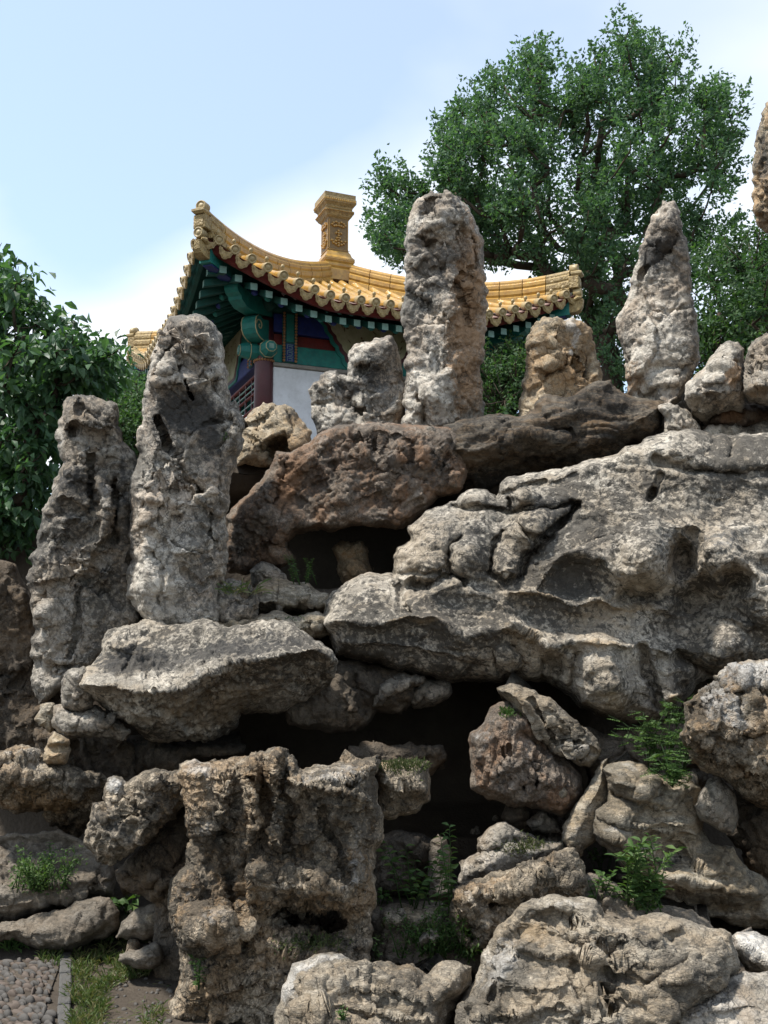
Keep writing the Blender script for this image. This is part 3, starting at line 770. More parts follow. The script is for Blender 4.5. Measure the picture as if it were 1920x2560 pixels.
rock('boulder', 'rounded grey boulder against the left end of the overhanging slab', '6',
     [(240, 480), (245, 430), (265, 395), (295, 370), (350, 358), (385, 400), (400, 470), (385, 520), (330, 550), (265, 535)], 5.75, .14, .11, 'rough', 'grey', [], 2.6, .3)
rock('boulder', 'squat grey boulder propping the left end of the overhanging slab', '6',
     [(215, 570), (240, 515), (320, 545), (400, 520), (480, 570), (540, 630), (510, 665), (420, 660), (330, 655), (270, 645), (225, 605)], 5.8, .15, .12, 'facet', 'grey',
     [C([(385, 560), (410, 620)], 10, .04)], 2.6, .35)
rock('boulder', 'small tan stone left of the squat prop boulder', '6',
     [(152, 580), (170, 518), (232, 515), (240, 580), (215, 645), (160, 612)], 5.85, .12, .1, 'facet', 'layer', [], 2.6, .25)
rock('boulder', 'pair of knobbly brown stones stacked under the tan stone', '6',
     [(175, 745), (200, 670), (235, 620), (285, 655), (305, 700), (275, 775), (205, 772)], 5.6, .12, .1, 'facet', 'ochre', [C([(195, 700), (290, 690)], 10, .06)], 2.6, .25)
rock('boulder', 'wide brown boulder with a pale pitted top at the far left edge', '6',
     [(-140, 720), (0, 715), (50, 690), (120, 690), (180, 735), (250, 765), (330, 780), (420, 795), (445, 835), (410, 930), (385, 1000), (335, 1070), (280, 1055), (200, 1010), (180, 965),
      (60, 965), (0, 935), (-140, 900)],
     5.75, .22, .2, 'porous', 'porous',
     [W([(-140, 790), (0, 800), (90, 855), (190, 805), (260, 785), (460, 800)], .7, 1.5), T(1, 100, 770, 130, 60, 0, .45), T(2, 180, 900, 200, 80, 0, .6), B(60, 770, 50, 26, 20, -.05), B(150, 760, 40, 22, 0, -.04)], 2.8, .45)
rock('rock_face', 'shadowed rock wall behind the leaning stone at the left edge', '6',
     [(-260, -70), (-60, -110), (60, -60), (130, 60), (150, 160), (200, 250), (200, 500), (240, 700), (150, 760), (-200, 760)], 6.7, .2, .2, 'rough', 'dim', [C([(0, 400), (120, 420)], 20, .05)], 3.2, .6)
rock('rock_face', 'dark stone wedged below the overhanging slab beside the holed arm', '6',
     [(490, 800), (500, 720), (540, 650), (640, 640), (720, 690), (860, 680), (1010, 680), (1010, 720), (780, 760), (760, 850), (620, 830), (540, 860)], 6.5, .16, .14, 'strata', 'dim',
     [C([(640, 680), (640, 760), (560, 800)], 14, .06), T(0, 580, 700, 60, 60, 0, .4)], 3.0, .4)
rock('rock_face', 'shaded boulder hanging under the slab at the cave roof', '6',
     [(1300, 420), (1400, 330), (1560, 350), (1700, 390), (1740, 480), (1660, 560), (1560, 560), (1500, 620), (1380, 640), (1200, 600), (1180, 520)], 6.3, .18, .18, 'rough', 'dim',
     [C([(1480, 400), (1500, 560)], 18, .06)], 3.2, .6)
rock('boulder', 'grey boulder hanging from the cave roof above the dark opening', '7',
     [(42, 150), (50, 105), (90, 72), (170, 55), (260, 55), (270, 90), (220, 115), (150, 165), (80, 200), (45, 195)], 6.2, .16, .12, 'facet', 'grey', [], 2.8, .3)
rock('boulder', 'second hanging boulder at the left corner of the cave mouth', '7',
     [(190, 150), (240, 80), (365, 80), (372, 130), (340, 165), (290, 185), (220, 190)], 6.35, .14, .12, 'facet', 'grey', [], 2.8, .3)

# --- the block pier at centre bottom
rock('holed_rock', 'jagged honeycombed arm jutting left from the blocky pier', '6',
     [(430, 905), (440, 850), (460, 820), (500, 815), (530, 840), (560, 815), (600, 790), (640, 778), (700, 800), (760, 795), (810, 850), (800, 930), (720, 990), (630, 1065), (565, 1125), (495, 1165),
      (470, 1195), (400, 1185), (375, 1145), (345, 1085), (343, 1040), (370, 980), (380, 920)],
     4.85, .16, .13, 'porous', 'porous',
     [T(1, 485, 845, 40, 30, 0, .8), T(0, 460, 1010, 140, 130, 0, .45), LP([(540, 845), (620, 840), (690, 850)], .05, 30, 12), T(1, 650, 930, 90, 60, -20, .3), C([(510, 860), (520, 1000)], 14, .05)], 2.3, .3)
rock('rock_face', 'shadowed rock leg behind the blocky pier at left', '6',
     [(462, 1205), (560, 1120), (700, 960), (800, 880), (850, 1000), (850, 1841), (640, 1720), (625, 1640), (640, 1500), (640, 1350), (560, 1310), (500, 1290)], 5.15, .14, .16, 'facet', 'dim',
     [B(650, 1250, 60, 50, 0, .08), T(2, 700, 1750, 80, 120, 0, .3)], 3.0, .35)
rock('pier_rock', 'tall blocky limestone pier with vertical ribs and a dark hollow', '6',
     [(735, 800), (745, 755), (800, 742), (860, 738), (880, 748), (960, 727), (1020, 722), (1040, 705), (1100, 695), (1150, 684), (1192, 695), (1200, 722), (1232, 745), (1245, 772), (1350, 765), (1450, 750),
      (1560, 733), (1582, 752), (1570, 820), (1572, 900), (1582, 1000), (1580, 1085), (1555, 1145), (1558, 1250), (1550, 1350), (1545, 1450), (1552, 1510), (1520, 1590), (1500, 1700), (1500, 1900),
      (690, 1900), (665, 1800), (690, 1740), (740, 1690), (735, 1560), (720, 1480), (690, 1390), (700, 1290), (720, 1230), (768, 1180), (778, 1080), (770, 960), (752, 860)],
     4.75, .24, .13, dict(plane=(.06, .40), facet=(.034, .15), crag=(.012, .14), pit=(.034, .085), pit2=(.012, .04), facet2=(.011, .055), fine=(.003, .03)), 'porous',
     [LP([(770, 1030), (850, 1060), (900, 1040), (920, 960)], .08, 110, 26), B(850, 1150, 80, 110, 0, -.05), ('c', [(1045, 710), (1045, 900), (1060, 1040)], 24, -.09), ('c', [(1140, 690), (1150, 900), (1140, 1090)], 20, -.10),
      C([(1090, 740), (1090, 950)], 12, .05), C([(1180, 720), (1170, 900), (1160, 1060)], 20, .08), C([(960, 760), (980, 920), (960, 1010)], 16, .06), C([(930, 1040), (960, 1200), (970, 1400), (1000, 1560)], 24, .09),
      LP([(1250, 850), (1330, 860), (1440, 900), (1575, 920)], .16, 140, 40), LP([(1240, 800), (1400, 795), (1570, 780)], .03, 30, 8), LP([(1240, 830), (1400, 825), (1570, 820)], .03, 20, 8), LP([(1340, 940), (1420, 1000), (1500, 1060), (1570, 1100)], .06, 50, 40), B(1440, 950, 110, 60, 10, .05),
      B(1270, 1410, 175, 90, 10, -.46), LP([(1010, 1480), (1100, 1370), (1220, 1300), (1330, 1260), (1450, 1280)], .08, 70, 18), B(1030, 1310, 40, 30, 0, -.08), B(1110, 1160, 60, 60, 0, .06),
      C([(1330, 960), (1400, 1100), (1430, 1250)], 14, .05), B(1480, 1150, 70, 120, 0, .06), B(1200, 1160, 60, 40, 0, -.05), B(870, 1440, 120, 70, 10, .12), B(780, 1260, 60, 80, 0, .05),
      LP([(700, 1410), (790, 1480), (900, 1470), (960, 1430)], .08, 60, 40), B(850, 1560, 90, 70, 0, -.08), LP([(1100, 1480), (1180, 1540), (1230, 1550)], .06, 40, 20), LP([(860, 1740), (960, 1680), (1060, 1640)], .07, 60, 30),
      T(1, 830, 770, 80, 40, 0, .6), T(1, 1400, 800, 180, 40, -5, .5), T(1, 1470, 1180, 80, 160, 0, .45), T(2, 1080, 850, 60, 150, 0, .5), T(2, 1000, 1300, 160, 180, 0, .45), T(0, 1260, 1000, 120, 120, 0, .35), T(0, 860, 1500, 130, 60, 0, .3),  # pale tones include painted light on the top and right strips
      T(0, 1450, 930, 110, 40, 10, .3), T(1, 860, 1020, 60, 40, 0, .4), T(1, 790, 1300, 60, 90, 0, .3), T(1, 900, 1430, 50, 30, 0, .4), T(0, 1500, 1460, 50, 100, 0, .4)],
     2.3, .5)
rock('boulder', 'mossy-topped block attached to the right side of the pier', '7',
     [(60, 420), (75, 405), (180, 398), (280, 398), (292, 440), (286, 520), (276, 580), (240, 625), (150, 650), (60, 650)], 5.0, .14, .1, 'strata', 'porous',
     [LP([(60, 500), (160, 520), (280, 500)], .08, 60, 30), T(0, 170, 590, 110, 50, 0, .4)], 2.5, .4)

# --- foreground rocks along the bottom
rock('foreground_rock', 'tan layered foreground rock with a grey mortar rim, bottom centre', '6',
     [(1115, 1960), (1125, 1841), (1150, 1740), (1165, 1660), (1205, 1590), (1290, 1560), (1390, 1548), (1470, 1580), (1560, 1578), (1640, 1600), (1700, 1580), (1760, 1625), (1830, 1580), (1900, 1570), (1960, 1595), (1940, 1680), (1890, 1760), (1860, 1960)],
     4.35, .20, .16, dict(plane=(.045, .45), facet=(.022, .14), layer=(.014, .07, -10), crag=(.010, .12), facet2=(.010, .06), fine=(.003, .03)), 'tan',
     [PL(0, .10), LP([(1300, 1690), (1500, 1680), (1650, 1700), (1850, 1740)], .06, 80, 20), LP([(1250, 1780), (1450, 1770), (1650, 1800), (1850, 1850)], .06, 60, 16), LP([(1350, 1840), (1550, 1850), (1700, 1880)], .05, 40, 14),
      C([(1380, 1600), (1400, 1680)], 12, .04), TL(1, [(1160, 1700), (1200, 1610), (1300, 1580), (1420, 1575)], 30, .6), T(1, 1220, 1700, 60, 90, 20, .4), T(2, 1700, 1600, 200, 50, 0, .4)], 2.3, .5)
rock('foreground_rock', 'large pale foreground boulder with wavy ridges, bottom right', '7',
     [(375, 1620), (380, 1480), (390, 1420), (430, 1340), (470, 1270), (500, 1180), (540, 1100), (620, 1030), (660, 990), (700, 968), (800, 955), (900, 955), (960, 970), (1000, 1020), (1050, 1042), (1120, 1052),
      (1200, 1030), (1260, 1035), (1330, 1050), (1400, 1080), (1440, 1100), (1500, 1110), (1535, 1180), (1550, 1250), (1500, 1340), (1400, 1420), (1300, 1540), (1250, 1620)],
     4.3, .22, .18, dict(plane=(.045, .40), facet=(.026, .16), layer=(.010, .06, -14), crag=(.010, .12), facet2=(.010, .06), fine=(.003, .03)), 'tan',
     [PL(.01, .085), LP([(640, 1080), (760, 1080), (880, 1120), (960, 1150)], .04, 60, 20), LP([(930, 1080), (1050, 1130), (1180, 1150), (1290, 1090)], .07, 60, 26), LP([(640, 1180), (760, 1210), (860, 1190), (980, 1250), (1120, 1240)], .05, 60, 22), C([(1000, 1260), (1150, 1330), (1340, 1220)], 20, .04),
      LP([(580, 1290), (700, 1340), (840, 1320), (960, 1360)], .05, 60, 24), LP([(1060, 1390), (1200, 1330), (1330, 1290)], .05, 50, 24), LP([(640, 1440), (780, 1400), (900, 1430)], .05, 60, 22), B(1000, 1450, 120, 60, 20, .05), C([(860, 1250), (900, 1400), (870, 1500)], 16, .04), C([(520, 1160), (560, 1300), (520, 1440)], 14, .04), LP([(420, 1400), (520, 1320), (600, 1240)], .05, 60, 30),
      B(880, 1000, 160, 50, 0, .04), T(1, 560, 1230, 90, 150, 30, .5), T(1, 820, 990, 160, 30, 0, .45), T(2, 720, 1110, 90, 50, 0, .5), T(2, 1000, 1300, 300, 90, 0, .25), T(0, 1150, 1150, 130, 40, 0, .4), T(0, 900, 1420, 260, 60, 0, .3), T(1, 960, 1150, 100, 20, 10, .4)],  # pale tone on the left face is painted light
     2.3, .55)
rock('foreground_rock', 'small bright white boulder at the lower right edge', '7',
     [(1500, 1120), (1530, 1096), (1570, 1092), (1620, 1108), (1680, 1130), (1760, 1160), (1760, 1300), (1640, 1290), (1570, 1245), (1515, 1175)], 4.55, .14, .12, 'smooth', 'pale',
     [T(1, 1600, 1150, 120, 80, 0, .6), PL(0, .05)], 2.5, .3)
rock('foreground_rock', 'smooth grey foreground slab in the bottom right corner', '7',
     [(1190, 1620), (1210, 1430), (1300, 1370), (1440, 1310), (1550, 1270), (1650, 1255), (1800, 1265), (2060, 1300), (2150, 1420), (2160, 1620)], 4.15, .16, .14, 'smooth', 'grey', [PL(0, .10), LP([(1200, 1450), (1330, 1440), (1500, 1420)], .04, 50, 20), T(1, 1450, 1380, 200, 80, -10, .35)], 2.5, .4)

# --- right-hand slope below the cliff
rock('boulder', 'round brown boulder with small bored holes right of the cave mouth', '7',
     [(445, 330), (450, 300), (490, 260), (520, 200), (560, 172), (600, 165), (650, 180), (720, 250), (760, 330), (820, 400), (880, 440), (912, 490), (905, 550), (875, 605), (822, 645), (760, 622), (700, 602), (640, 590), (570, 590),
      (530, 570), (480, 550), (450, 520), (445, 470), (450, 400)],
     5.75, .26, .24, dict(lump=(.03, .3), crag=(.022, .12), layer=(.008, .05, 70), fine=(.006, .035)), 'brown',
     [B(672, 508, 11, 13, 0, -.12), B(722, 500, 11, 14, 30, -.12), B(590, 385, 8, 22, 0, -.06), B(610, 370, 8, 20, 0, -.06), B(700, 410, 12, 14, 0, -.05), C([(560, 330), (560, 480)], 12, .03), C([(650, 300), (760, 380), (850, 450)], 20, .06),
      T(1, 500, 300, 70, 90, 20, .35), T(1, 480, 480, 60, 80, 0, .25), T(2, 820, 560, 90, 60, 0, .45), T(0, 560, 450, 60, 100, 0, .3)], 2.5, .4)
rock('boulder', 'slanting grey wedge rock pinned between the cliff and the round boulder', '7',
     [(560, 110), (620, 95), (700, 120), (780, 160), (840, 210), (890, 265), (965, 320), (985, 362), (960, 410), (930, 435), (860, 412), (780, 382), (720, 322), (680, 255), (620, 200)],
     5.65, .18, .13, 'facet', 'tan', [C([(700, 160), (760, 270), (800, 340)], 12, .05), C([(780, 360), (880, 330), (960, 370)], 9, .04), C([(850, 280), (900, 400)], 6, .03), T(1, 900, 370, 60, 40, 30, .4), T(2, 650, 150, 60, 50, 0, .4)], 2.5, .4)
rock('boulder', 'leaning smooth tan stone beside the ferns', '7',
     [(818, 730), (830, 680), (860, 620), (900, 550), (940, 480), (975, 415), (1010, 400), (1030, 480), (1010, 580), (990, 650), (975, 700), (960, 740), (900, 775), (860, 765)], 5.6, .13, .11, 'smooth', 'layer', [T(1, 870, 690, 50, 60, 0, .3)], 2.5, .3)
rock('ledge_rock', 'grey ledged rock stepping down to the right with overhanging shelves', '7',
     [(975, 440), (1030, 407), (1100, 403), (1150, 420), (1190, 450), (1260, 470), (1350, 462), (1400, 500), (1400, 620), (1400, 700), (1440, 745), (1510, 765), (1570, 830), (1650, 900), (1740, 960), (1760, 1130),
      (1640, 1110), (1500, 1080), (1400, 1030), (1300, 1000), (1220, 950), (1190, 900), (1100, 860), (1010, 790), (945, 705), (950, 640), (955, 605), (1000, 580), (1010, 500)],
     5.55, .20, .16, 'strata', 'layer',
     [LP([(985, 490), (1060, 500), (1110, 520), (1150, 530)], .10, 50, 24), B(1060, 560, 70, 28, 10, -.16), LP([(1100, 570), (1170, 565), (1240, 580)], .07, 40, 12), LP([(1060, 660), (1130, 680), (1200, 660), (1370, 680)], .07, 50, 16),
      LP([(945, 700), (1020, 720), (1080, 760), (1160, 800)], .12, 60, 30), LP([(1190, 690), (1280, 700), (1400, 720)], .06, 30, 14), LP([(1230, 880), (1380, 905), (1500, 925), (1640, 950)], .12, 60, 36), B(1280, 800, 60, 40, 10, -.10),
      LP([(1330, 820), (1420, 850), (1560, 880)], .06, 40, 14), B(1420, 980, 160, 40, 10, -.16), T(1, 1090, 440, 60, 30, 0, .4), T(1, 1040, 700, 60, 20, 10, .4), T(2, 1460, 800, 90, 40, 20, .4), T(0, 1250, 840, 120, 50, 0, .4)], 2.5, .5)
rock('boulder', 'smooth dark grey stone leaning under the big right boulder', '7',
     [(1355, 600), (1375, 540), (1410, 490), (1460, 470), (1520, 540), (1540, 640), (1510, 715), (1450, 705), (1390, 665)], 5.35, .13, .1, 'smooth', 'grey', [], 2.5, .3)
rock('boulder', 'big pale pitted boulder with a dark underside at the right edge', '7',
     [(1308, 310), (1312, 190), (1360, 150), (1400, 112), (1452, 92), (1440, 70), (1500, 28), (1560, 10), (1659, 0), (1800, 0), (2000, 40), (2130, 200), (2130, 560), (1950, 660), (1800, 640), (1659, 600), (1560, 570), (1510, 510), (1440, 455), (1385, 425), (1345, 385)],
     5.2, .26, .2, 'porous', 'porous',
     [LP([(1430, 75), (1520, 110), (1600, 100), (1700, 110)], .10, 60, 30), W([(1290, 300), (1400, 320), (1480, 370), (1560, 410), (1800, 440)], .45, 1.7), B(1345, 200, 22, 26, 0, -.09), B(1430, 160, 18, 16, 0, -.06), B(1560, 210, 80, 60, 0, .05),
      C([(1560, 120), (1540, 200), (1570, 300)], 14, .05), T(1, 1600, 60, 140, 50, 0, .9), T(1, 1480, 200, 130, 90, 20, .55), T(2, 1560, 300, 120, 40, 10, .4), T(0, 1600, 330, 90, 40, 0, .4)], 2.5, .5)  # pale tone on the top paints the light there
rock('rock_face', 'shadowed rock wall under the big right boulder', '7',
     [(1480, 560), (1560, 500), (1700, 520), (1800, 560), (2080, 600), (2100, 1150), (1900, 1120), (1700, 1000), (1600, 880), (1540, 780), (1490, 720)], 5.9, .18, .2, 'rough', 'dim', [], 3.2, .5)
rock('rock_face', 'dark earthy bank behind the ferns under the cliff', '7',
     [(880, 260), (1000, 300), (1200, 260), (1330, 200), (1420, 300), (1480, 520), (1400, 560), (1180, 520), (980, 480), (880, 400)], 6.25, .14, .2, 'rough', 'earth', [T(2, 1180, 380, 120, 80, 0, .3)], 3.2, .5)
rock('holed_rock', 'sharp-edged hollowed rock behind the pale foreground boulder', '7',
     [(363, 1045), (370, 980), (388, 928), (450, 898), (560, 860), (640, 820), (720, 805), (800, 770), (850, 755), (900, 800), (930, 900), (920, 960), (880, 985), (780, 1000), (690, 1030), (620, 1090), (570, 1150), (530, 1180), (480, 1170), (420, 1155), (385, 1100)],
     4.95, .20, .14, 'porous', 'porous',
     [LP([(400, 960), (450, 985), (500, 1060), (530, 1140)], .10, 60, 20), B(540, 985, 32, 20, 10, -.14), LP([(480, 940), (560, 950), (650, 930), (680, 910)], .08, 60, 20), B(460, 1090, 60, 40, 40, -.16), C([(660, 980), (700, 900), (720, 830)], 12, .05), LP([(680, 920), (740, 870), (800, 860), (860, 890)], .05, 40, 20),
      T(1, 440, 980, 40, 60, 30, .4), T(2, 560, 910, 120, 40, -10, .4), T(1, 620, 900, 90, 20, -20, .3)], 2.3, .35)
rock('boulder', 'shaded lumpy grey rock at the right foot of the cave mouth', '7',
     [(405, 900), (420, 820), (470, 780), (475, 725), (530, 670), (590, 655), (650, 690), (750, 720), (830, 740), (840, 790), (760, 820), (650, 850), (560, 890), (450, 930)], 5.6, .16, .14, 'rough', 'grey', [C([(480, 780), (600, 740), (700, 730)], 14, .05), T(1, 600, 700, 60, 40, 0, .3)], 2.6, .4)
rock('boulder', 'small pointed stone below the round bored boulder', '7',
     [(670, 650), (700, 625), (760, 612), (805, 655), (830, 720), (760, 710), (700, 700)], 5.85, .1, .08, 'facet', 'grey', [], 2.6, .25)
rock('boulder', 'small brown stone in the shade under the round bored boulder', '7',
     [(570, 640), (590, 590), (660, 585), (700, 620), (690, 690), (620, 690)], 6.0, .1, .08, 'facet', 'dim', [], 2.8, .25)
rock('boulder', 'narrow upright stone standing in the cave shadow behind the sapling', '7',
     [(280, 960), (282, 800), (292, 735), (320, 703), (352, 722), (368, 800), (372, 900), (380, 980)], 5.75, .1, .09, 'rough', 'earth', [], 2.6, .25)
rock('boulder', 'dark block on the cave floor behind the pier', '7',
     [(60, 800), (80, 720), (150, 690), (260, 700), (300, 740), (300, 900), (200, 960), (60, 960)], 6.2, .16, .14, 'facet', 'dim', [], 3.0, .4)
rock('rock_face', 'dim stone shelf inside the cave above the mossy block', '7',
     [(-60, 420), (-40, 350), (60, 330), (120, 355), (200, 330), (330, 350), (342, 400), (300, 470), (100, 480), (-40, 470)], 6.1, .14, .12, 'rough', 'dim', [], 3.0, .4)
rock('boulder', 'low tan stone among the saplings on the gravel slope', '7',
     [(165, 1040), (180, 1010), (240, 1002), (330, 1000), (350, 1040), (340, 1090), (200, 1090)], 5.05, .1, .08, 'facet', 'layer', [PL(0, .03)], 2.6, .25)
rock('boulder', 'small flat stone left of the low tan stone', '7',
     [(85, 1060), (95, 1025), (150, 1018), (180, 1050), (170, 1090), (100, 1090)], 5.0, .08, .07, 'facet', 'layer', [PL(0, .03)], 2.6, .2)
rock('boulder', 'small pale triangular stone low among the saplings', '7',
     [(230, 1140), (250, 1110), (280, 1100), (310, 1135), (310, 1165), (240, 1165)], 4.85, .07, .06, 'facet', 'pale', [], 2.6, .2)

# --- bedrock on the lower left
rock('bedrock', 'upper dusty bedrock slope at left under the big shadow', '6',
     [(-200, 1110), (-40, 1060), (100, 1050), (250, 1040), (380, 1100), (470, 1180), (480, 1260), (470, 1310), (380, 1330), (250, 1370), (60, 1420), (-200, 1460)], 5.75, .16, .2,
     dict(plane=(.05, .4), lump=(.03, .4), layer=(.026, .08, 12), crag=(.012, .12), facet2=(.010, .06), fine=(.004, .035)), 'earth', [PL(0, .14), LP([(-60, 1270), (100, 1250), (300, 1260), (470, 1230)], .05, 80, 26), LP([(-40, 1180), (80, 1160)], .05, 40, 14)], 2.6, .5)
rock('bedrock', 'lower dusty bedrock hump at left above the pebble path', '6',
     [(-200, 1470), (-40, 1430), (100, 1410), (250, 1360), (380, 1318), (450, 1325), (490, 1380), (480, 1440), (430, 1490), (300, 1530), (180, 1525), (80, 1500), (-40, 1500), (-200, 1530)], 5.45, .16, .16,
     dict(plane=(.05, .4), lump=(.03, .4), layer=(.020, .08, 16), crag=(.012, .12), facet2=(.010, .06), fine=(.004, .035)), 'earth', [PL(0, .06), LP([(230, 1370), (300, 1350), (380, 1335)], .04, 20, 30), C([(60, 1400), (160, 1390), (240, 1400)], 8, .03)], 2.6, .5)
rock('bedrock', 'small bedrock hump right of the leafy weed', '6',
     [(480, 1480), (500, 1420), (560, 1380), (660, 1340), (700, 1400), (690, 1480), (600, 1500)], 5.3, .12, .12, 'smooth', 'earth', [PL(0, .04)], 2.6, .4)
rock('bedrock', 'low flat stone at the grass edge beside the pier', '6',
     [(490, 1590), (500, 1560), (580, 1540), (660, 1510), (690, 1580), (640, 1620), (560, 1610)], 5.0, .1, .09, 'facet', 'earth', [PL(0, .04)], 2.6, .3)
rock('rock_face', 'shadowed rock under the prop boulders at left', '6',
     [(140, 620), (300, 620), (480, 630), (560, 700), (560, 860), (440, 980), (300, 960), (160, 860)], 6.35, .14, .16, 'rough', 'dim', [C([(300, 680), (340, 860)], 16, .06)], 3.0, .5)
rock('rock_face', 'dark rock filling the gap behind the pointed stone and right boulders', '8',
     [(1060, 1640), (1120, 1590), (1240, 1600), (1340, 1580), (1440, 1560), (1560, 1530), (1760, 1540), (1760, 1800), (1060, 1800)], 7.75, .12, .12, 'rough', 'grey', [], 3.0, .5)
rock('earth_bank', 'gravelly earth bank with stones in front of the cave', '7',
     [(50, 1030), (110, 1000), (220, 985), (330, 990), (400, 1030), (440, 1110), (500, 1200), (500, 1300), (40, 1300)], 5.1, .10, .12,
     dict(plane=(.05, .3), lump=(.02, .25), facet2=(.020, .07), crag=(.016, .10), fine=(.005, .03)), 'earth', [PL(0, .07)], 2.6, .5, cat='bank')
rock('earth_bank', 'brown earth bank under the willow-leaved weeds at right', '7',
     [(860, 900), (920, 870), (1010, 890), (1100, 950), (1220, 990), (1330, 1010), (1430, 1060), (1460, 1150), (900, 1150), (850, 1000)], 5.0, .10, .12,
     dict(plane=(.05, .3), lump=(.02, .25), facet2=(.016, .07), layer=(.012, .05, -16), crag=(.012, .10), fine=(.004, .03)), 'earth', [PL(0, .07)], 2.6, .5, cat='bank')


# ------------------------------------------------------------------ plain procedural materials
def paint(name, col, rough=0.6, var=0.25, scale=12.0, bump=0.1, spec=0.4, second=None, dirt=0.0, bscale=60.0):
    m = bpy.data.materials.new(name)
    m.use_nodes = True
    nt = m.node_tree
    nt.nodes.clear()
    tc = N(nt, 'ShaderNodeTexCoord')
    v = tc.outputs['Object']
    n1 = N(nt, 'ShaderNodeTexNoise', {'Vector': v, 'Scale': scale, 'Detail': 6.0, 'Roughness': 0.6}).outputs[0]
    info = N(nt, 'ShaderNodeObjectInfo').outputs['Random']
    c2 = second or tuple(c * (1 - var) for c in col)
    c = mixc(nt, ramp(nt, n1, [(0.35, 0.0), (0.65, 1.0)]), c2, col)
    c = mixc(nt, math_(nt, 'MULTIPLY', info, var), c, tuple(x * .6 for x in col))
    if dirt:
        n3 = N(nt, 'ShaderNodeTexNoise', {'Vector': v, 'Scale': scale * 2.7, 'Detail': 8.0, 'Roughness': 0.7}).outputs[0]
        c = mixc(nt, math_(nt, 'MULTIPLY', ramp(nt, n3, [(0.5, 0.0), (0.68, 1.0)]), dirt), c, (0.09, 0.075, 0.06))
    n2 = N(nt, 'ShaderNodeTexNoise', {'Vector': v, 'Scale': bscale, 'Detail': 4.0}).outputs[0]
    bp = N(nt, 'ShaderNodeBump', {'Height': n2, 'Strength': bump, 'Distance': 0.02})
    bs = N(nt, 'ShaderNodeBsdfPrincipled', {'Base Color': c, 'Roughness': rough, 'Normal': bp.outputs[0]})
    bs.inputs['Specular IOR Level'].default_value = spec
    N(nt, 'ShaderNodeOutputMaterial', {'Surface': bs.outputs[0]})
    return m


M = {
    'soil': paint('soil', (.085, .070, .055), .95, .35, 3.0, .6, .1, (.055, .045, .036), .4, 40),
    'gold': paint('yellow_glaze', (0.470, 0.275, 0.062), .30, .50, 9.0, .15, .5, (0.330, 0.170, 0.032), .45),
    'gold_pale': paint('worn_yellow_glaze', (0.403, 0.310, 0.158), .45, .30, 14.0, .25, .4, (0.288, 0.202, 0.086), .5),
    'gold_relief': paint('carved_yellow_glaze', (0.374, 0.266, 0.108), .5, .2, 20.0, .9, .4, (0.187, 0.122, 0.043), .3, 42),
    'gold_shade': paint('brown_shade_glaze', (0.216, 0.133, 0.047), .5, .2, 20.0, .4, .4, (0.144, 0.086, 0.029), .3),  # brownish shaft glaze, darkened to put in shade behind the relief
    'mortar': paint('pink_mortar', (0.336, 0.216, 0.192), .9, .3, 20.0, .4, .2, (0.240, 0.176, 0.152), .5),
    'teal': paint('teal_paint', (0.016, 0.188, 0.156), .55, .3, 10.0, .1, .3, (0.011, 0.120, 0.112), .25),
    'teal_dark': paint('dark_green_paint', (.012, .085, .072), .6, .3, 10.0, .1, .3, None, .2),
    'teal_pale': paint('pale_green_paint', (0.192, 0.320, 0.272), .6, .25, 20.0, .1, .3, None, .3),
    'blue': paint('blue_paint', (0.018, 0.034, 0.192), .55, .3, 10.0, .1, .3, (0.012, 0.024, 0.120), .2),
    'red': paint('red_paint', (.15, .017, .014), .55, .3, 8.0, .1, .3, (.10, .014, .012), .2),
    'maroon': paint('maroon_paint', (.085, .020, .026), .45, .25, 5.0, .06, .4, None, .15),
    'plaster': paint('white_plaster', (0.70, 0.71, 0.74), .9, .06, 4.0, .15, .2, (0.58, 0.585, 0.60), .16),
    'cream': paint('cream_painted_panel', (0.400, 0.376, 0.264), .6, .2, 6.0, .05, .3, (0.272, 0.288, 0.160), .3),
    'bead': paint('gilded_bead', (.36, .17, .07), .45, .3, 30.0, .05, .5, None, .2),
    'line': paint('gold_line', (.42, .36, .20), .5, .2, 20.0, .05, .5, None, .2),
    'ink': paint('ink_brushwork', (.09, .12, .07), .7, .4, 30.0, .05, .2, (.20, .06, .04), .2),
    'stone': paint('grey_platform_stone', (.30, .28, .25), .9, .25, 6.0, .4, .2, None, .4),
    'wood': paint('bark', (.075, .058, .042), .95, .35, 10.0, .9, .1, (.045, .036, .028), .3, 30),
    'pebble': paint('river_pebble', (.115, .088, .070), .8, .6, 14.0, .2, .3, (.10, .078, .064), .4),
    'pebble2': paint('grey_river_pebble', (.088, .080, .072), .8, .6, 14.0, .2, .3, (.085, .078, .07), .25),
    'kerb': paint('grey_brick', (.095, .092, .086), .9, .4, 10.0, .5, .2, (.085, .082, .078), .4),
}

# ------------------------------------------------------------------ ground: one sheet with the artificial hill
def hill(x, y):
    x = np.asarray(x, float); y = np.asarray(y, float)
    z = .15 * sstep(y, 5.2, 6.6)
    z = z + 1.65 * sstep(y, 7.15, 7.5) + .15 * sstep(y, 7.6, 8.3) + 1.0 * sstep(y, 8.35, 8.7) + .35 * sstep(y, 8.8, 9.6)
    cave = sstep(x, -1.9, -1.5) * (1 - sstep(x, 1.3, 1.7))
    z = z - cave * 1.6 * (1 - sstep(y, 8.2, 8.5)) * sstep(y, 7.1, 7.2)
    z = np.maximum(z, .1 * sstep(y, 5.2, 6.6))
    left = sstep(x, -4.5, -2.4)
    z = z * (.68 + .32 * left)
    z = z * (1 - sstep(y, 20, 34))
    far = 16 * sstep(y, 60, 190) * (.6 + .4 * np.sin(x * .02 + 1.0)) * sstep(-x, -60, 40)
    z = z + far
    return z


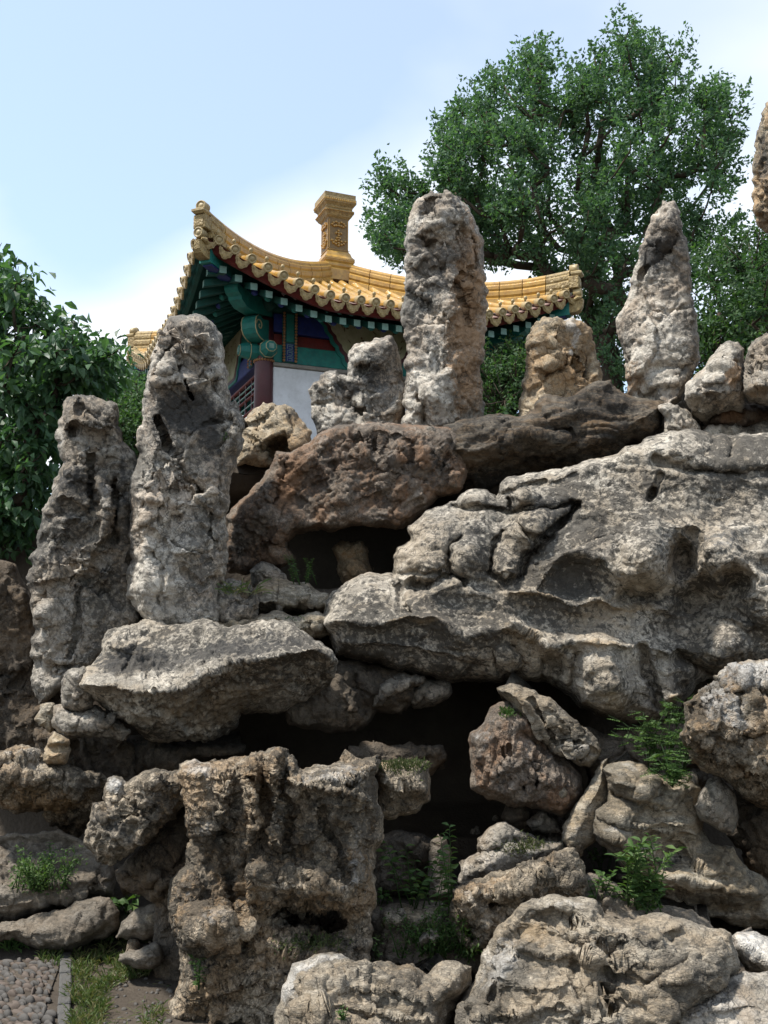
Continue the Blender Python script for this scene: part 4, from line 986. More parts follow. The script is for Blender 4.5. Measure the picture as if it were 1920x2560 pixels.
gx = np.concatenate([np.linspace(-260, -12, 26), np.linspace(-11, 11, 150), np.linspace(12, 260, 26)])
gy = np.concatenate([np.linspace(-80, 2, 16), np.linspace(2.2, 12, 190), np.linspace(12.5, 60, 40), np.linspace(66, 420, 34)])
GXX, GYY = np.meshgrid(gx, gy)
gz = hill(GXX, GYY)
gq = np.stack([GXX.ravel(), GYY.ravel(), gz.ravel() * 3], 1)
near = np.exp(-((GXX / 9) ** 2)).ravel() * (1 - sstep(gq[:, 1], 12, 20)) * sstep(gq[:, 1], 2.5, 4)
keep = 1 - sstep(gq[:, 0], -1.5, -1.05) * 0 
gz = gz.ravel() + near * (fbm(gq / .5, 3) * .02 + ridged(gq / .35, 2) * .05 * sstep(gz.ravel(), .2, .6))
pathflat = (1 - sstep(gq[:, 0], -1.42, -1.30)) * (1 - sstep(gq[:, 1], 5.2, 5.5))
gz = gz * (1 - pathflat) - .004 * pathflat
nx, ny = len(gx), len(gy)
ii = np.arange(nx * ny).reshape(ny, nx)
ground = link('ground', mesh_np('ground', np.stack([GXX.ravel(), GYY.ravel(), gz], 1),
              np.stack([ii[:-1, :-1].ravel(), ii[:-1, 1:].ravel(), ii[1:, 1:].ravel(), ii[1:, :-1].ravel()], 1)), None, M['soil'])
tag(ground, kind='structure')

# added shelves, mostly hidden, that block skylight from the hollows behind the big stones
def blocker_shelf(x0, x1, y0, y1, zc, half):
    cxs = np.linspace(x0, x1, 70); cys = np.linspace(y0, y1, 26)
    CX, CY = np.meshgrid(cxs, cys)
    cq = np.stack([CX.ravel(), CY.ravel(), np.full(CX.size, zc)], 1)
    edge_ = np.minimum.reduce([CX - x0, x1 - CX, CY - y0, y1 - CY]).ravel()
    th_ = half * sstep(edge_, -.01, .12)
    top_ = np.stack([cq[:, 0], cq[:, 1], zc + th_ + fbm(cq / .4, 3) * .03], 1)
    bot_ = np.stack([cq[:, 0], cq[:, 1], zc - .005 - th_ + ridged(cq / .4, 3) * .04], 1)
    ci_ = np.arange(CX.size).reshape(CX.shape)
    qt = np.stack([ci_[:-1, :-1].ravel(), ci_[:-1, 1:].ravel(), ci_[1:, 1:].ravel(), ci_[1:, :-1].ravel()], 1)
    o = link('light_block_shelf', mesh_np('light_block_shelf', np.concatenate([top_, bot_]), np.concatenate([qt, qt[:, ::-1] + CX.size])), None, M['soil'])
    return tag(o, kind='structure')


blocker_shelf(-2.3, 3.2, 6.78, 8.7, 1.85, .13)
blocker_shelf(-1.45, 1.9, 7.3, 9.1, 2.86, .17)

# ------------------------------------------------------------------ small mesh builder
class MB:
    def __init__(s): s.v = []; s.f = []; s.m = []

    def add(s, vs, fs, mi=0):
        o = len(s.v)
        s.v += [tuple(v) for v in vs]
        s.f += [tuple(o + i for i in f) for f in fs]
        s.m += [mi] * len(fs)
        return s

    def box(s, x0, x1, y0, y1, z0, z1, mi=0, bev=0.0):
        if bev <= 0:
            return s.add([(x0, y0, z0), (x1, y0, z0), (x1, y1, z0), (x0, y1, z0), (x0, y0, z1), (x1, y0, z1), (x1, y1, z1), (x0, y1, z1)],
                         [(0, 3, 2, 1), (4, 5, 6, 7), (0, 1, 5, 4), (1, 2, 6, 5), (2, 3, 7, 6), (3, 0, 4, 7)], mi)
        b = bev
        pr = []
        for z, i in ((z0, b), (z0 + b, 0), (z1 - b, 0), (z1, b)):
            pr.append([(x0 + i, y0 + b, z), (x0 + b, y0 + i, z), (x1 - b, y0 + i, z), (x1 - i, y0 + b, z), (x1 - i, y1 - b, z), (x1 - b, y1 - i, z), (x0 + b, y1 - i, z), (x0 + i, y1 - b, z)])
        return s.rings(pr, mi=mi)

    def rings(s, pr, mi=0, closed=True, caps=True):
        n = len(pr[0]); vs = [p for r_ in pr for p in r_]; fs = []
        for k in range(len(pr) - 1):
            for i in range(n if closed else n - 1):
                j = (i + 1) % n
                fs.append((k * n + i, k * n + j, (k + 1) * n + j, (k + 1) * n + i))
        if caps and closed:
            fs.append(tuple(range(n - 1, -1, -1))); fs.append(tuple((len(pr) - 1) * n + i for i in range(n)))
        return s.add(vs, fs, mi)

    def tube(s, pts, rads, n=8, mi=0, caps=True):
        pr = []
        pts = [Vector(p) for p in pts]
        for k, p in enumerate(pts):
            t = (pts[min(k + 1, len(pts) - 1)] - pts[max(k - 1, 0)]).normalized()
            a = t.orthogonal().normalized() if k == 0 else (pa - t * pa.dot(t)).normalized()
            pa = a
            b = t.cross(a)
            pr.append([p + (a * math.cos(q) + b * math.sin(q)) * rads[k] for q in [2 * math.pi * i / n for i in range(n)]])
        return s.rings(pr, mi=mi, caps=caps)

    def build(s, name, mats, parent=None, smooth=False):
        me = bpy.data.meshes.new(name)
        me.from_pydata(s.v, [], s.f)
        for m in (mats if isinstance(mats, (list, tuple)) else [mats]): me.materials.append(m)
        me.polygons.foreach_set('material_index', s.m)
        me.polygons.foreach_set('use_smooth', [smooth] * len(s.f))
        me.update()
        return link(name, me, parent)


def put(me, name, parent, mat4):
    o = link(name, me, parent)
    o.matrix_local = mat4
    return o


# ------------------------------------------------------------------ the pavilion
ZB = 3.35
PAV = empty('pavilion', (-0.755, 14.667, ZB), R(22.66))
tag(PAV, 'square pavilion with yellow glazed tile roof and painted green and blue eaves', 'pavilion')
A = 2.6
CR = 1.51                      # column line


def zroof(r, s):
    x = 1 - r / A
    z = 5.79 + 1.28 * (x * .75 + x * x * .25)
    sh = np.clip((abs(s) / max(r, 1e-3) - .35) / .65, 0, 1) ** 1.35
    return z + .58 * (r / A) ** 2.4 * sh - ZB


def zhip(r): return zroof(r, r)


MR = [Matrix.Rotation(-k * math.pi / 2, 4, 'Z') for k in range(4)]   # front, left, back, right faces


def rot(k, p):
    return MR[k] @ Vector(p)


roof = empty('roof', (0, 0, 0)); roof.parent = PAV
# pan surface of the four slopes
mb = MB()
for k in range(4):
    rows = []
    for a in range(25):
        r = .12 + (A + .03 - .12) * a / 24
        rows.append([rot(k, (r * t, -r, zroof(r, r * t))) for t in np.linspace(-1, 1, 49)])
    mb.rings(rows, closed=False)
mb.build('pan_surface', M['mortar'], roof, True)
# tile shapes shared by all rows
tb = MB()
half = [(.056 * math.cos(q), .056 * math.sin(q)) for q in np.linspace(-.35, math.pi + .35, 10)]
tb.rings([[(a, y, b) for a, b in half] for y in (0, .012, .30)], closed=False)
tb.v = [(x * (1.0 if y > .005 else .9), y, z * (1.0 if y > .005 else .9)) for x, y, z in tb.v]
me_tile = tb.build('tile_shape', M['gold'], None, True); bpy.data.objects.remove(me_tile); me_tile = bpy.data.meshes['tile_shape']
db = MB()                       # round end tile with a raised rim and boss
ring = lambda rr, y: [(rr * math.cos(2 * math.pi * i / 16), y, rr * math.sin(2 * math.pi * i / 16)) for i in range(16)]
db.rings([ring(.058, .10), ring(.060, .005), ring(.056, -.012), ring(.046, -.012), ring(.043, -.002), ring(.030, -.002), ring(.024, -.010), ring(.006, -.012)])
x = db.build('end_shape', M['gold_pale'], None, True); bpy.data.objects.remove(x); me_end = bpy.data.meshes['end_shape']
pb = MB()                       # drip tile: scalloped pendant plate
prof = [(-.082, .0), (-.086, -.03), (-.072, -.055), (-.066, -.080), (-.042, -.092), (-.022, -.112), (0, -.118), (.022, -.112), (.042, -.092), (.066, -.080), (.072, -.055), (.086, -.03), (.082, .0), (.05, -.028), (0, -.040), (-.05, -.028)]
pb.rings([[(a, -.010 - .1 * b, b) for a, b in prof], [(a, .008 - .1 * b, b) for a, b in prof]])
pb.rings([[(a * .72, -.017 - .1 * b, b * .82 - .010) for a, b in prof], [(a * .72, -.008 - .1 * b, b * .82 - .010) for a, b in prof]])
x = pb.build('drip_shape', M['gold_relief'], None); bpy.data.objects.remove(x); me_drip = bpy.data.meshes['drip_shape']
kb = MB()                       # little nail cap
kb.tube([(0, 0, 0), (0, 0, .03), (0, 0, .05), (0, 0, .075), (0, 0, .085)], [.016, .016, .027, .02, .004], 8)
x = kb.build('nail_shape', M['gold_pale'], None, True); bpy.data.objects.remove(x); me_nail = bpy.data.meshes['nail_shape']
NROW = 25
US = [(-2.4 + 4.8 * i / (NROW - 1)) for i in range(NROW)]
for k in (0, 1):
    for i, u in enumerate(US):
        r0 = A + .06
        rmin = max(abs(u) + .06, .30)
        r = r0; first = True
        while r - .16 > rmin:
            r2 = max(r - .30, rmin)
            za, zb = zroof(min(r, A), u), zroof(r2, u)
            yv = Vector((0, (r - r2), zb - za)).normalized()
            xv = Vector((1, 0, 0)); zv = xv.cross(yv)
            jx = random.uniform(-.006, .006)
            mt = Matrix(((xv.x, yv.x, zv.x, u + jx), (xv.y, yv.y, zv.y, -r), (xv.z, yv.z, zv.z, za + .045), (0, 0, 0, 1)))
            L = math.hypot(r - r2, zb - za) / .30
            if k == 0 or first:
                put(me_tile, 'tile', roof, MR[k] @ mt @ Matrix.Diagonal((1, L, 1, 1)))
            if first:
                put(me_end, 'end_tile', roof, MR[k] @ mt)
                if k == 0: put(me_nail, 'nail_cap', roof, MR[k] @ mt @ Matrix.Translation((0, .10, .05)))
            first = False
            r = r2 - .002
    for i in range(NROW + 1):
        u = -2.5 + .2 * i
        put(me_drip, 'drip_tile', roof, MR[k] @ Matrix.Translation((u, -(A + .045), zroof(A, u) + .012)) @ Matrix.Rotation(-.30 * u / A, 4, 'Y') @ Matrix.Diagonal((1.08, 1.0, 1.22, 1)))
# hip ridges: moulded, in jointed lengths
rp = [(-.115, -.02), (-.115, .05), (-.085, .07), (-.10, .10), (-.10, .15), (-.075, .175), (-.085, .20), (-.085, .24), (-.060, .262), (-.060, .29), (-.03, .325), (0, .335),
      (.03, .325), (.060, .29), (.060, .262), (.085, .24), (.085, .20), (.075, .175), (.10, .15), (.10, .10), (.085, .07), (.115, .05), (.115, -.02)]
for ci, (sx, sy) in enumerate(((-1, -1), (1, -1), (-1, 1), (1, 1))):
    dx, dy = sx / math.sqrt(2), sy / math.sqrt(2)
    px_, py_ = -dy, dx
    r = .20
    while r < 2.52:
        r2 = min(r + .235, 2.60)
        b_ = MB(); prs = []
        for q in np.linspace(r + .004, r2 - .004, 5):
            sw = 1.0 - .10 * (q / A)
            prs.append([(q * sx + px_ * a * sw, q * sy + py_ * a * sw, zhip(q) + .02 + h_ * (1 + .05 * (q / A) ** 4)) for a, h_ in rp])
        b_.rings(prs)
        b_.build('ridge_tile', M['gold'] if r < 2.2 else M['gold_relief'], roof, False)
        r = r2
    zt = zhip(2.6)
    # ridge end: round tile on top, carved block, tile below, beast-head sleeve on the corner beam
    rz = math.atan2(dy, dx) + math.pi / 2
    Mx = Matrix.Translation((2.62 * sx, 2.62 * sy, zt)) @ Matrix.Rotation(rz, 4, 'Z')
    put(me_end, 'end_tile', roof, Mx @ Matrix.Translation((0, 0, .36)) @ Matrix.Diagonal((1.15, 1, 1.15, 1)))
    put(me_end, 'end_tile', roof, Mx @ Matrix.Translation((0, -.04, .015)) @ Matrix.Diagonal((1.1, 1, 1.1, 1)))
    b_ = MB()
    b_.rings([[(-.075, -.05, .25), (.075, -.05, .25), (.075, .10, .25), (-.075, .10, .25)], [(-.10, -.09, .275), (.10, -.09, .275), (.10, .1, .275), (-.10, .1, .275)],
              [(-.10, -.09, .30), (.10, -.09, .30), (.10, .1, .30), (-.10, .1, .30)], [(-.06, -.04, .325), (.06, -.04, .325), (.06, .1, .325), (-.06, .1, .325)]])
    o = b_.build('ridge_end_cap', M['gold_pale'], roof); o.matrix_local = Mx @ Matrix.Diagonal((.85, .8, 1, 1))
    b_ = MB(); b_.box(-.085, .085, -.03, .12, .07, .245, 0, .012); b_.box(-.06, .06, -.038, -.02, .10, .21, 0, .005)
    o = b_.build('carved_block', M['gold_relief'], roof); o.matrix_local = Mx
    b_ = MB()
    b_.rings([[(-.085, .10, -.30), (.085, .10, -.30), (.085, .10, -.10), (-.085, .10, -.10)], [(-.085, -.05, -.30), (.085, -.05, -.30), (.085, -.05, -.09), (-.085, -.05, -.09)],
              [(-.07, -.11, -.26), (.07, -.11, -.26), (.07, -.12, -.06), (-.07, -.12, -.06)], [(-.045, -.15, -.20), (.045, -.15, -.20), (.045, -.17, -.07), (-.045, -.17, -.07)]])
    b_.tube([(-.09, -.02, -.09), (-.10, -.09, -.06), (-.07, -.14, -.05)], [.035, .04, .02], 8); b_.tube([(.09, -.02, -.09), (.10, -.09, -.06), (.07, -.14, -.05)], [.035, .04, .02], 8)
    o = b_.build('corner_sleeve', M['gold_relief'], roof); o.matrix_local = Mx @ Matrix.Translation((0, .06, -.03)) @ Matrix.Scale(.8, 4)

# finial: square glazed pier
fin = empty('finial', (0, 0, 0)); fin.parent = PAV
fz = lambda z: 5.42 + (z - 5.42) * .90 + 1.6 - ZB
fprof = [(.30, 5.42), (.30, 5.60), (.27, 5.63), (.29, 5.66), (.29, 5.70), (.255, 5.73), (.275, 5.755), (.275, 5.81), (.235, 5.86), (.215, 5.92), (.19, 5.955)]
sprof = [(.19, 5.955), (.185, 5.99), (.185, 6.50), (.19, 6.53)]
tprof = [(.19, 6.53), (.225, 6.56), (.255, 6.61), (.265, 6.615), (.265, 6.66), (.235, 6.68), (.245, 6.73), (.29, 6.78), (.295, 6.78), (.295, 6.85), (.285, 6.865), (.285, 6.94), (.02, 6.95)]
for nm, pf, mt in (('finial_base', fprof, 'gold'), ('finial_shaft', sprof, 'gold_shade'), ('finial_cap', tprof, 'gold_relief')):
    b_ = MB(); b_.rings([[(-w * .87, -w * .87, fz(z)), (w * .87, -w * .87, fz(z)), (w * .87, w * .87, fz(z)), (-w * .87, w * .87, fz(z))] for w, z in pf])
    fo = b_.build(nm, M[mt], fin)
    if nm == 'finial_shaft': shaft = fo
    if nm == 'finial_base': fbase = fo
    if nm == 'finial_cap': fcap = fo
bb = MB()
for kf in range(2):             # carved flowers, lozenge and beading on the two faces in view
    def F(a, h_, d): return rot(kf, (a * .87, -d * .87, fz(h_)))
    def blob(a, h_, ra, rh, dep, base):
        c = [F(a + ra * math.cos(q), h_ + rh * math.sin(q), base) for q in [2 * math.pi * i / 8 for i in range(8)]]
        t_ = [F(a + ra * .6 * math.cos(q), h_ + rh * .6 * math.sin(q), base + dep) for q in [2 * math.pi * i / 8 for i in range(8)]]
        bb.rings([c, t_])
    for a, h_ in ((0, 6.44), (-.05, 6.46), (.05, 6.46), (-.095, 6.44), (.095, 6.44), (-.12, 6.41), (.12, 6.41), (0, 6.40), (-.045, 6.395), (.045, 6.395), (-.085, 6.385), (.085, 6.385),
                  (0, 6.09), (-.05, 6.07), (.05, 6.07), (-.095, 6.09), (.095, 6.09), (-.12, 6.13), (.12, 6.13), (0, 6.14), (-.05, 6.125), (.05, 6.125), (-.02, 6.18), (.02, 6.18), (0, 6.05)):
        blob(a, h_, .030, .024, .034, .184)
    for a, h_ in ((0, 6.31), (0, 6.225), (-.045, 6.268), (.045, 6.268), (0, 6.268)):
        blob(a, h_, .027, .027, .03, .184)
    for i in range(19):
        blob(-.25 + .50 * i / 18, 6.637, .013, .014, .02, .264)
        blob(-.20 + .40 * i / 18, 5.975, .010, .010, .012, .187)
    for i in range(15):
        blob(-.25 + .50 * i / 14, 5.783, .015, .018, .012, .274)
        blob(-.27 + .54 * i / 14, 6.815, .015, .024, .016, .294)
        blob(-.21 + .42 * i / 14, 6.70, .012, .014, .010, .238)
    for a in (-.165, .165):
        c0 = [F(a - .006, 6.0, .184), F(a + .006, 6.0, .184), F(a + .006, 6.5, .184), F(a - .006, 6.5, .184)]
        bb.rings([c0, [F(a - .006, 6.0, .194), F(a + .006, 6.0, .194), F(a + .006, 6.5, .194), F(a - .006, 6.5, .194)]])
o = bb.build('carved_relief', M['gold'], shaft); o['kind'] = 'stuff'

# underside boards, eave board, rafters
eave = empty('eaves', (0, 0, 0)); eave.parent = PAV
mb = MB()
for k in range(4):
    rows = []
    for a in range(9):
        r = 1.25 + (2.58 - 1.25) * a / 8
        rows.append([rot(k, (r * t, -r, zroof(r, r * t) - .075)) for t in np.linspace(-1, 1, 41)])
    mb.rings([list(reversed(q)) for q in rows], closed=False)
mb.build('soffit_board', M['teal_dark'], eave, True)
for k in (0, 1):
    mb = MB()
    us = np.linspace(-2.56, 2.56, 61)
    lo_ = [rot(k, (u, -2.55, zroof(A, u) - .105)) for u in us]; hi_ = [rot(k, (u, -2.62, zroof(A, u) - .0)) for u in us]
    hb = [rot(k, (u, -2.50, zroof(A, u) - .0)) for u in us]; lb = [rot(k, (u, -2.50, zroof(A, u) - .105)) for u in us]
    mb.rings([[a, b, c, d] for a, b, c, d in zip(lo_, lb, hb, hi_)])
    mb.build('eave_board', M['red'] if k == 0 else M['teal_dark'], eave)
for k in (0, 1):
    for i in range(25):
        u = -2.3 + 4.6 * i / 24
        z1 = zroof(A, u) - .145; z0_ = zroof(1.9, u) - .145
        rin = 1.75 if abs(u) < 1.7 else max(abs(u) + .02, 1.75)
        if rin > 2.40: continue
        fr = (2.46 - rin) / (2.46 - 1.75)
        zin = z1 + (z0_ - z1) * fr
        b_ = MB(); w = .043
        b_.rings([[rot(k, (u - w, -2.46, z1 - .085)), rot(k, (u + w, -2.46, z1 - .085)), rot(k, (u + w, -2.46, z1)), rot(k, (u - w, -2.46, z1))],
                  [rot(k, (u - w, -rin, zin - .085)), rot(k, (u + w, -rin, zin - .085)), rot(k, (u + w, -rin, zin)), rot(k, (u - w, -rin, zin))]], mi=0)
        b_.m[-2] = 1
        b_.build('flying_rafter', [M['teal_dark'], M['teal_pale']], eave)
    for i in range(24):
        u = -2.0 + 4.0 * i / 23
        rin = max(1.25, abs(u) + .02)
        if rin > 1.98: continue
        z1 = zroof(2.2, u) - .255
        zin = zroof(rin, u) - .20
        b_ = MB()
        pe = rot(k, (u, -2.16, z1 - .015)); pi_ = rot(k, (u, -rin, zin)); d_ = (pe - pi_).normalized()
        b_.tube([pi_, pe, pe + d_ * .012, pe + d_ * .03, pe + d_ * .036], [.046, .046, .044, .022, .004], 10, mi=0)
        for q in range(len(b_.m)):
            if q >= 10: b_.m[q] = 1
        b_.m[-2] = 0
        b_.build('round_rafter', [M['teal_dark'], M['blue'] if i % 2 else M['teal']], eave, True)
# corner beams
for sx, sy in ((-1, -1), (1, -1), (-1, 1)):
    b_ = MB()
    dx, dy = sx / math.sqrt(2), sy / math.sqrt(2); px_, py_ = -dy, dx
    def sec(r, zt, zb, w): return [(r * sx + px_ * a, r * sy + py_ * a, z) for a, z in ((-w, zb), (w, zb), (w, zt), (-w, zt))]
    b_.rings([sec(1.3, zhip(1.3) - .10, zhip(1.3) - .34, .085), sec(1.9, zhip(1.9) - .11, zhip(1.9) - .33, .085), sec(2.54, zhip(2.54) - .10, zhip(2.54) - .29, .075)])
    up_ = b_.build('corner_beam', M['teal'], eave)
    b_ = MB(); b_.rings([sec(1.55, zhip(1.55) - .335, zhip(1.55) - .355, .092), sec(1.9, zhip(1.9) - .325, zhip(1.9) - .345, .092), sec(2.5, zhip(2.5) - .29, zhip(2.5) - .305, .06)])
    b_.build('painted_scale_strip', M['blue'], eave)
    b_ = MB()                    # lower corner beam with a stepped scroll end
    pts = [(1.3, -.36, -.56), (1.75, -.35, -.58), (1.95, -.345, -.56), (2.04, -.34, -.50), (2.05, -.34, -.46), (2.10, -.335, -.43), (2.12, -.335, -.38)]
    b_.rings([sec(r, zhip(min(r, 1.9)) + a + .0, zhip(min(r, 1.9)) + b2, .095) for r, a, b2 in pts])
    b_.build('lower_corner_beam', M['teal'], eave)

# columns, beams, wall
cz = 5.27 - ZB
for sx, sy in ((-1, -1), (1, -1), (-1, 1), (1, 1)):
    b_ = MB(); b_.tube([(CR * sx, CR * sy, 0), (CR * sx, CR * sy, cz), (CR * sx, CR * sy, cz + .55)], [.128, .122, .120], 24)
    co = b_.build('column', M['maroon'], PAV, True)
    b_ = MB()                    # row of gilded beads round the column head
    for i in range(22):
        q = 2 * math.pi * i / 22
        c = Vector((CR * sx + .128 * math.cos(q), CR * sy + .128 * math.sin(q), cz - .02))
        b_.tube([c + Vector((0, 0, -.018)), c + Vector((0, 0, -.008)), c + Vector((0, 0, .008)), c + Vector((0, 0, .018))], [.006, .016, .016, .006], 6)
    o = b_.build('bead_row', M['bead'], co, True); o['kind'] = 'stuff'


def slab(k, u0, u1, z0, z1, depth, thick, mat, name, parent=PAV, bev=.01):
    b_ = MB()
    b_.box(u0, u1, -CR - depth, -CR - depth + thick, z0 - ZB, z1 - ZB, 0, bev)
    b_.v = [tuple(rot(k, v)) for v in b_.v]
    return b_.build(name, mat, parent)


for k in (0, 1, 2, 3):
    slab(k, -CR + .10, CR - .10, 5.24, 5.485, .075, .15, M['teal'] if k != 1 else M['blue'], 'lower_beam')
    slab(k, -CR + .10, CR - .10, 5.49, 5.645, .02, .06, M['red'], 'beam_board')
    slab(k, -CR + .10, CR - .10, 5.65, 5.90, .085, .17, M['blue'] if k != 1 else M['teal'], 'upper_beam')
    b_ = MB(); b_.tube([rot(k, (-1.75, -CR, 5.99 - ZB)), rot(k, (1.75, -CR, 5.99 - ZB))], [.10, .10], 14); b_.build('purlin', M['teal_dark'], PAV, True)
for k in (0, 1):
    # hoop panel with bead edging and a key-pattern field near each column
    for s_ in (-1, 1):
        c = s_ * 1.19
        pn = slab(k, c - .105, c + .105, 5.245, 5.93, .098, .02, M['teal_dark'], 'hoop_panel')
        slab(k, c - .055, c + .055, 5.26, 5.50, .106, .012, M['blue'], 'key_field', pn, .003)
        slab(k, c - .05, c + .05, 5.53, 5.90, .106, .012, M['teal'], 'vine_field', pn, .003)
        for a in (-.082, .082):
            for i in range(17):
                p = rot(k, (c + a, -CR - .10, 5.27 - ZB + .040 * i))
                b_ = MB(); nrm = rot(k, (0, -1, 0)); b_.tube([p, p + nrm * .008, p + nrm * .018, p + nrm * .024], [.019, .019, .013, .003], 8)
                b_.build('bead', M['bead'], pn, True)
        b_ = MB()                # meander strokes
        for zz in (5.29, 5.37, 5.45):
            for (a0, a1, h0, h1) in ((-.04, .04, .03, .036), (-.04, -.034, -.02, .03), (-.02, .03, .008, .014), (.024, .03, -.02, .008), (-.02, .03, -.026, -.02)):
                q = MB(); q.box(c + a0, c + a1, -CR - .112, -CR - .104, zz + h0 - ZB, zz + h1 - ZB)
                b_.add([tuple(rot(k, v)) for v in q.v], q.f)
        o = b_.build('key_pattern', M['teal_pale'], pn); o['kind'] = 'stuff'
    # wrapped-cloth painting panel with scalloped border in the middle of the beams
    def scallop(w0, w1, z0, z1, amp, off):
        pts = []
        for t in np.linspace(0, 1, 40):
            wv = amp * abs(math.sin(t * math.pi * 5))
            pts.append((-(w0 + (w1 - w0) * t) - wv, z0 + (z1 - z0) * t))
        q = pts + [(-a, z) for a, z in reversed(pts)]
        return [rot(k, (a, -CR - off, z - ZB)) for a, z in q]
    for (w0, w1, zb_, amp, off, mt, nm) in ((.38, .80, 5.25, .030, .094, 'teal', 'panel_border'), (.34, .755, 5.29, .026, .100, 'maroon', 'panel_inner_border'), (.30, .705, 5.33, .024, .106, 'cream', 'painted_panel')):
        b_ = MB(); f_ = scallop(w0, w1, zb_, 5.93, amp, off); g_ = scallop(w0, w1, zb_, 5.93, amp, off - .03)
        b_.rings([list(reversed(f_)), list(reversed(g_))])
        pp = b_.build(nm, M[mt], PAV)
    b_ = MB()                    # brushwork: stems, leaves and blossoms
    for j in range(60):
        u = random.uniform(-.55, .55); z = random.uniform(5.42, 5.86)
        if abs(u) > .33 + .6 * (z - 5.33) - .08: continue
        a = random.uniform(0, 3.14); L_ = random.uniform(.02, .06); w_ = random.uniform(.006, .016)
        c_, s2 = math.cos(a), math.sin(a)
        b_.add([rot(k, (u + c_ * x_ - s2 * y_, -CR - .1085, z + s2 * x_ + c_ * y_ - ZB)) for x_, y_ in ((-L_, 0), (0, -w_), (L_, 0), (0, w_))], [(0, 1, 2, 3)])
    o = b_.build('brushwork', M['ink'], pp); o['kind'] = 'stuff'
# crossing beam heads at the column tops and the scroll bracket above
for sx, sy in ((-1, -1), (1, -1), (-1, 1)):
    for ax in (0, 1):
        b_ = MB(); prs = []
        for d_, w_ in ((.05, .105), (.22, .105), (.30, .085), (.345, .06)):
            rr = []
            for q in range(8):
                an = math.pi / 8 + q * math.pi / 4
                o1, o2 = w_ * 1.08 * math.cos(an), w_ * 1.08 * math.sin(an)
                c = (CR * sx + sx * d_, CR * sy + o1, cz + .10 + o2) if ax == 0 else (CR * sx + o1, CR * sy + sy * d_, cz + .10 + o2)
                rr.append(c)
            prs.append(rr)
        b_.rings(prs); bh = b_.build('beam_head', M['teal'], PAV)
        b_ = MB()
        e = .349; w2 = .032
        if ax == 0: b_.box(*sorted((CR * sx + sx * e, CR * sx + sx * (e + .004))), CR * sy - w2, CR * sy + w2, cz + .10 - w2, cz + .10 + w2)
        else: b_.box(CR * sx - w2, CR * sx + w2, *sorted((CR * sy + sy * e, CR * sy + sy * (e + .004))), cz + .10 - w2, cz + .10 + w2)
        b_.build('painted_end', M['teal_pale'], bh)
        b_ = MB()                # pale outlines on the faces
        for d_ in (.20, .335):
            for q in range(8):
                an0, an1 = math.pi / 8 + q * math.pi / 4, math.pi / 8 + (q + 1) * math.pi / 4
                w_ = .118 if d_ < .3 else .072
                def pt(an): 
                    o1, o2 = w_ * math.cos(an), w_ * math.sin(an)
                    return Vector((CR * sx + sx * d_, CR * sy + o1, cz + .10 + o2)) if ax == 0 else Vector((CR * sx + o1, CR * sy + sy * d_, cz + .10 + o2))
                b_.tube([pt(an0), pt(an1)], [.006, .006], 5)
        o = b_.build('outline', M['line'], bh, True); o['kind'] = 'stuff'
    dx, dy = sx / math.sqrt(2), sy / math.sqrt(2); px_, py_ = -dy, dx
    sp = [(-.05, .20), (.22, .20), (.30, .215), (.37, .25), (.41, .31), (.42, .38), (.40, .45), (.35, .495), (.28, .50), (.20, .475), (.12, .50), (-.05, .50)]
    b_ = MB()
    b_.rings([[(CR * sx + dx * a + px_ * w_, CR * sy + dy * a + py_ * w_, cz + h_) for a, h_ in sp] for w_ in (-.10, .10)])
    br = b_.build('scroll_bracket', M['teal'], PAV)
    b_ = MB()
    for w_ in (-.103, .103):
        sw = [(.31 + (.085 - .0052 * t) * math.cos(t * .5), .37 + (.085 - .0052 * t) * math.sin(t * .5)) for t in range(0, 16)]
        b_.tube([(CR * sx + dx * a + px_ * w_, CR * sy + dy * a + py_ * w_, cz + h_) for a, h_ in sw], [.008] * len(sw), 6)
        b_.tube([(CR * sx + dx * a + px_ * w_, CR * sy + dy * a + py_ * w_, cz + h_) for a, h_ in sp[:8]], [.007] * 8, 6)
    o = b_.build('scroll_line', M['line'], br, True); o['kind'] = 'stuff'
# white wall on the front and right sides with a dark coping
for k in (0, 3):
    slab(k, -CR + .11, CR - .11, ZB + .02, 5.185, .06, .22, M['plaster'], 'plaster_wall', PAV, .008)
    slab(k, -CR + .10, CR - .10, 5.187, 5.237, .10, .26, M['stone'], 'wall_coping', PAV, .01)
# hanging lattice on the open left side
for k in (1, 2):
    lat = slab(k, -CR + .12, CR - .12, 5.13, 5.17, .03, .05, M['red'], 'lattice_rail')
    for z in (4.70, 4.90): slab(k, -CR + .12, CR - .12, z, z + .03, .03, .05, M['red'], 'lattice_rail')
    for i in range(9):
        u = -1.3 + 2.6 * i / 8
        slab(k, u - .012, u + .012, 4.731, 5.129, .02, .025, M['maroon'], 'lattice_bar', PAV, .002)
    for z in (4.80, 4.98, 5.06): slab(k, -CR + .12, CR - .12, z, z + .018, .018, .02, M['teal_pale'], 'lattice_bar', PAV, .002)
# stone platform
b_ = MB(); b_.box(-2.1, 2.1, -2.1, 2.1, -.55, 0, 0, .03); b_.build('platform', M['stone'], PAV)


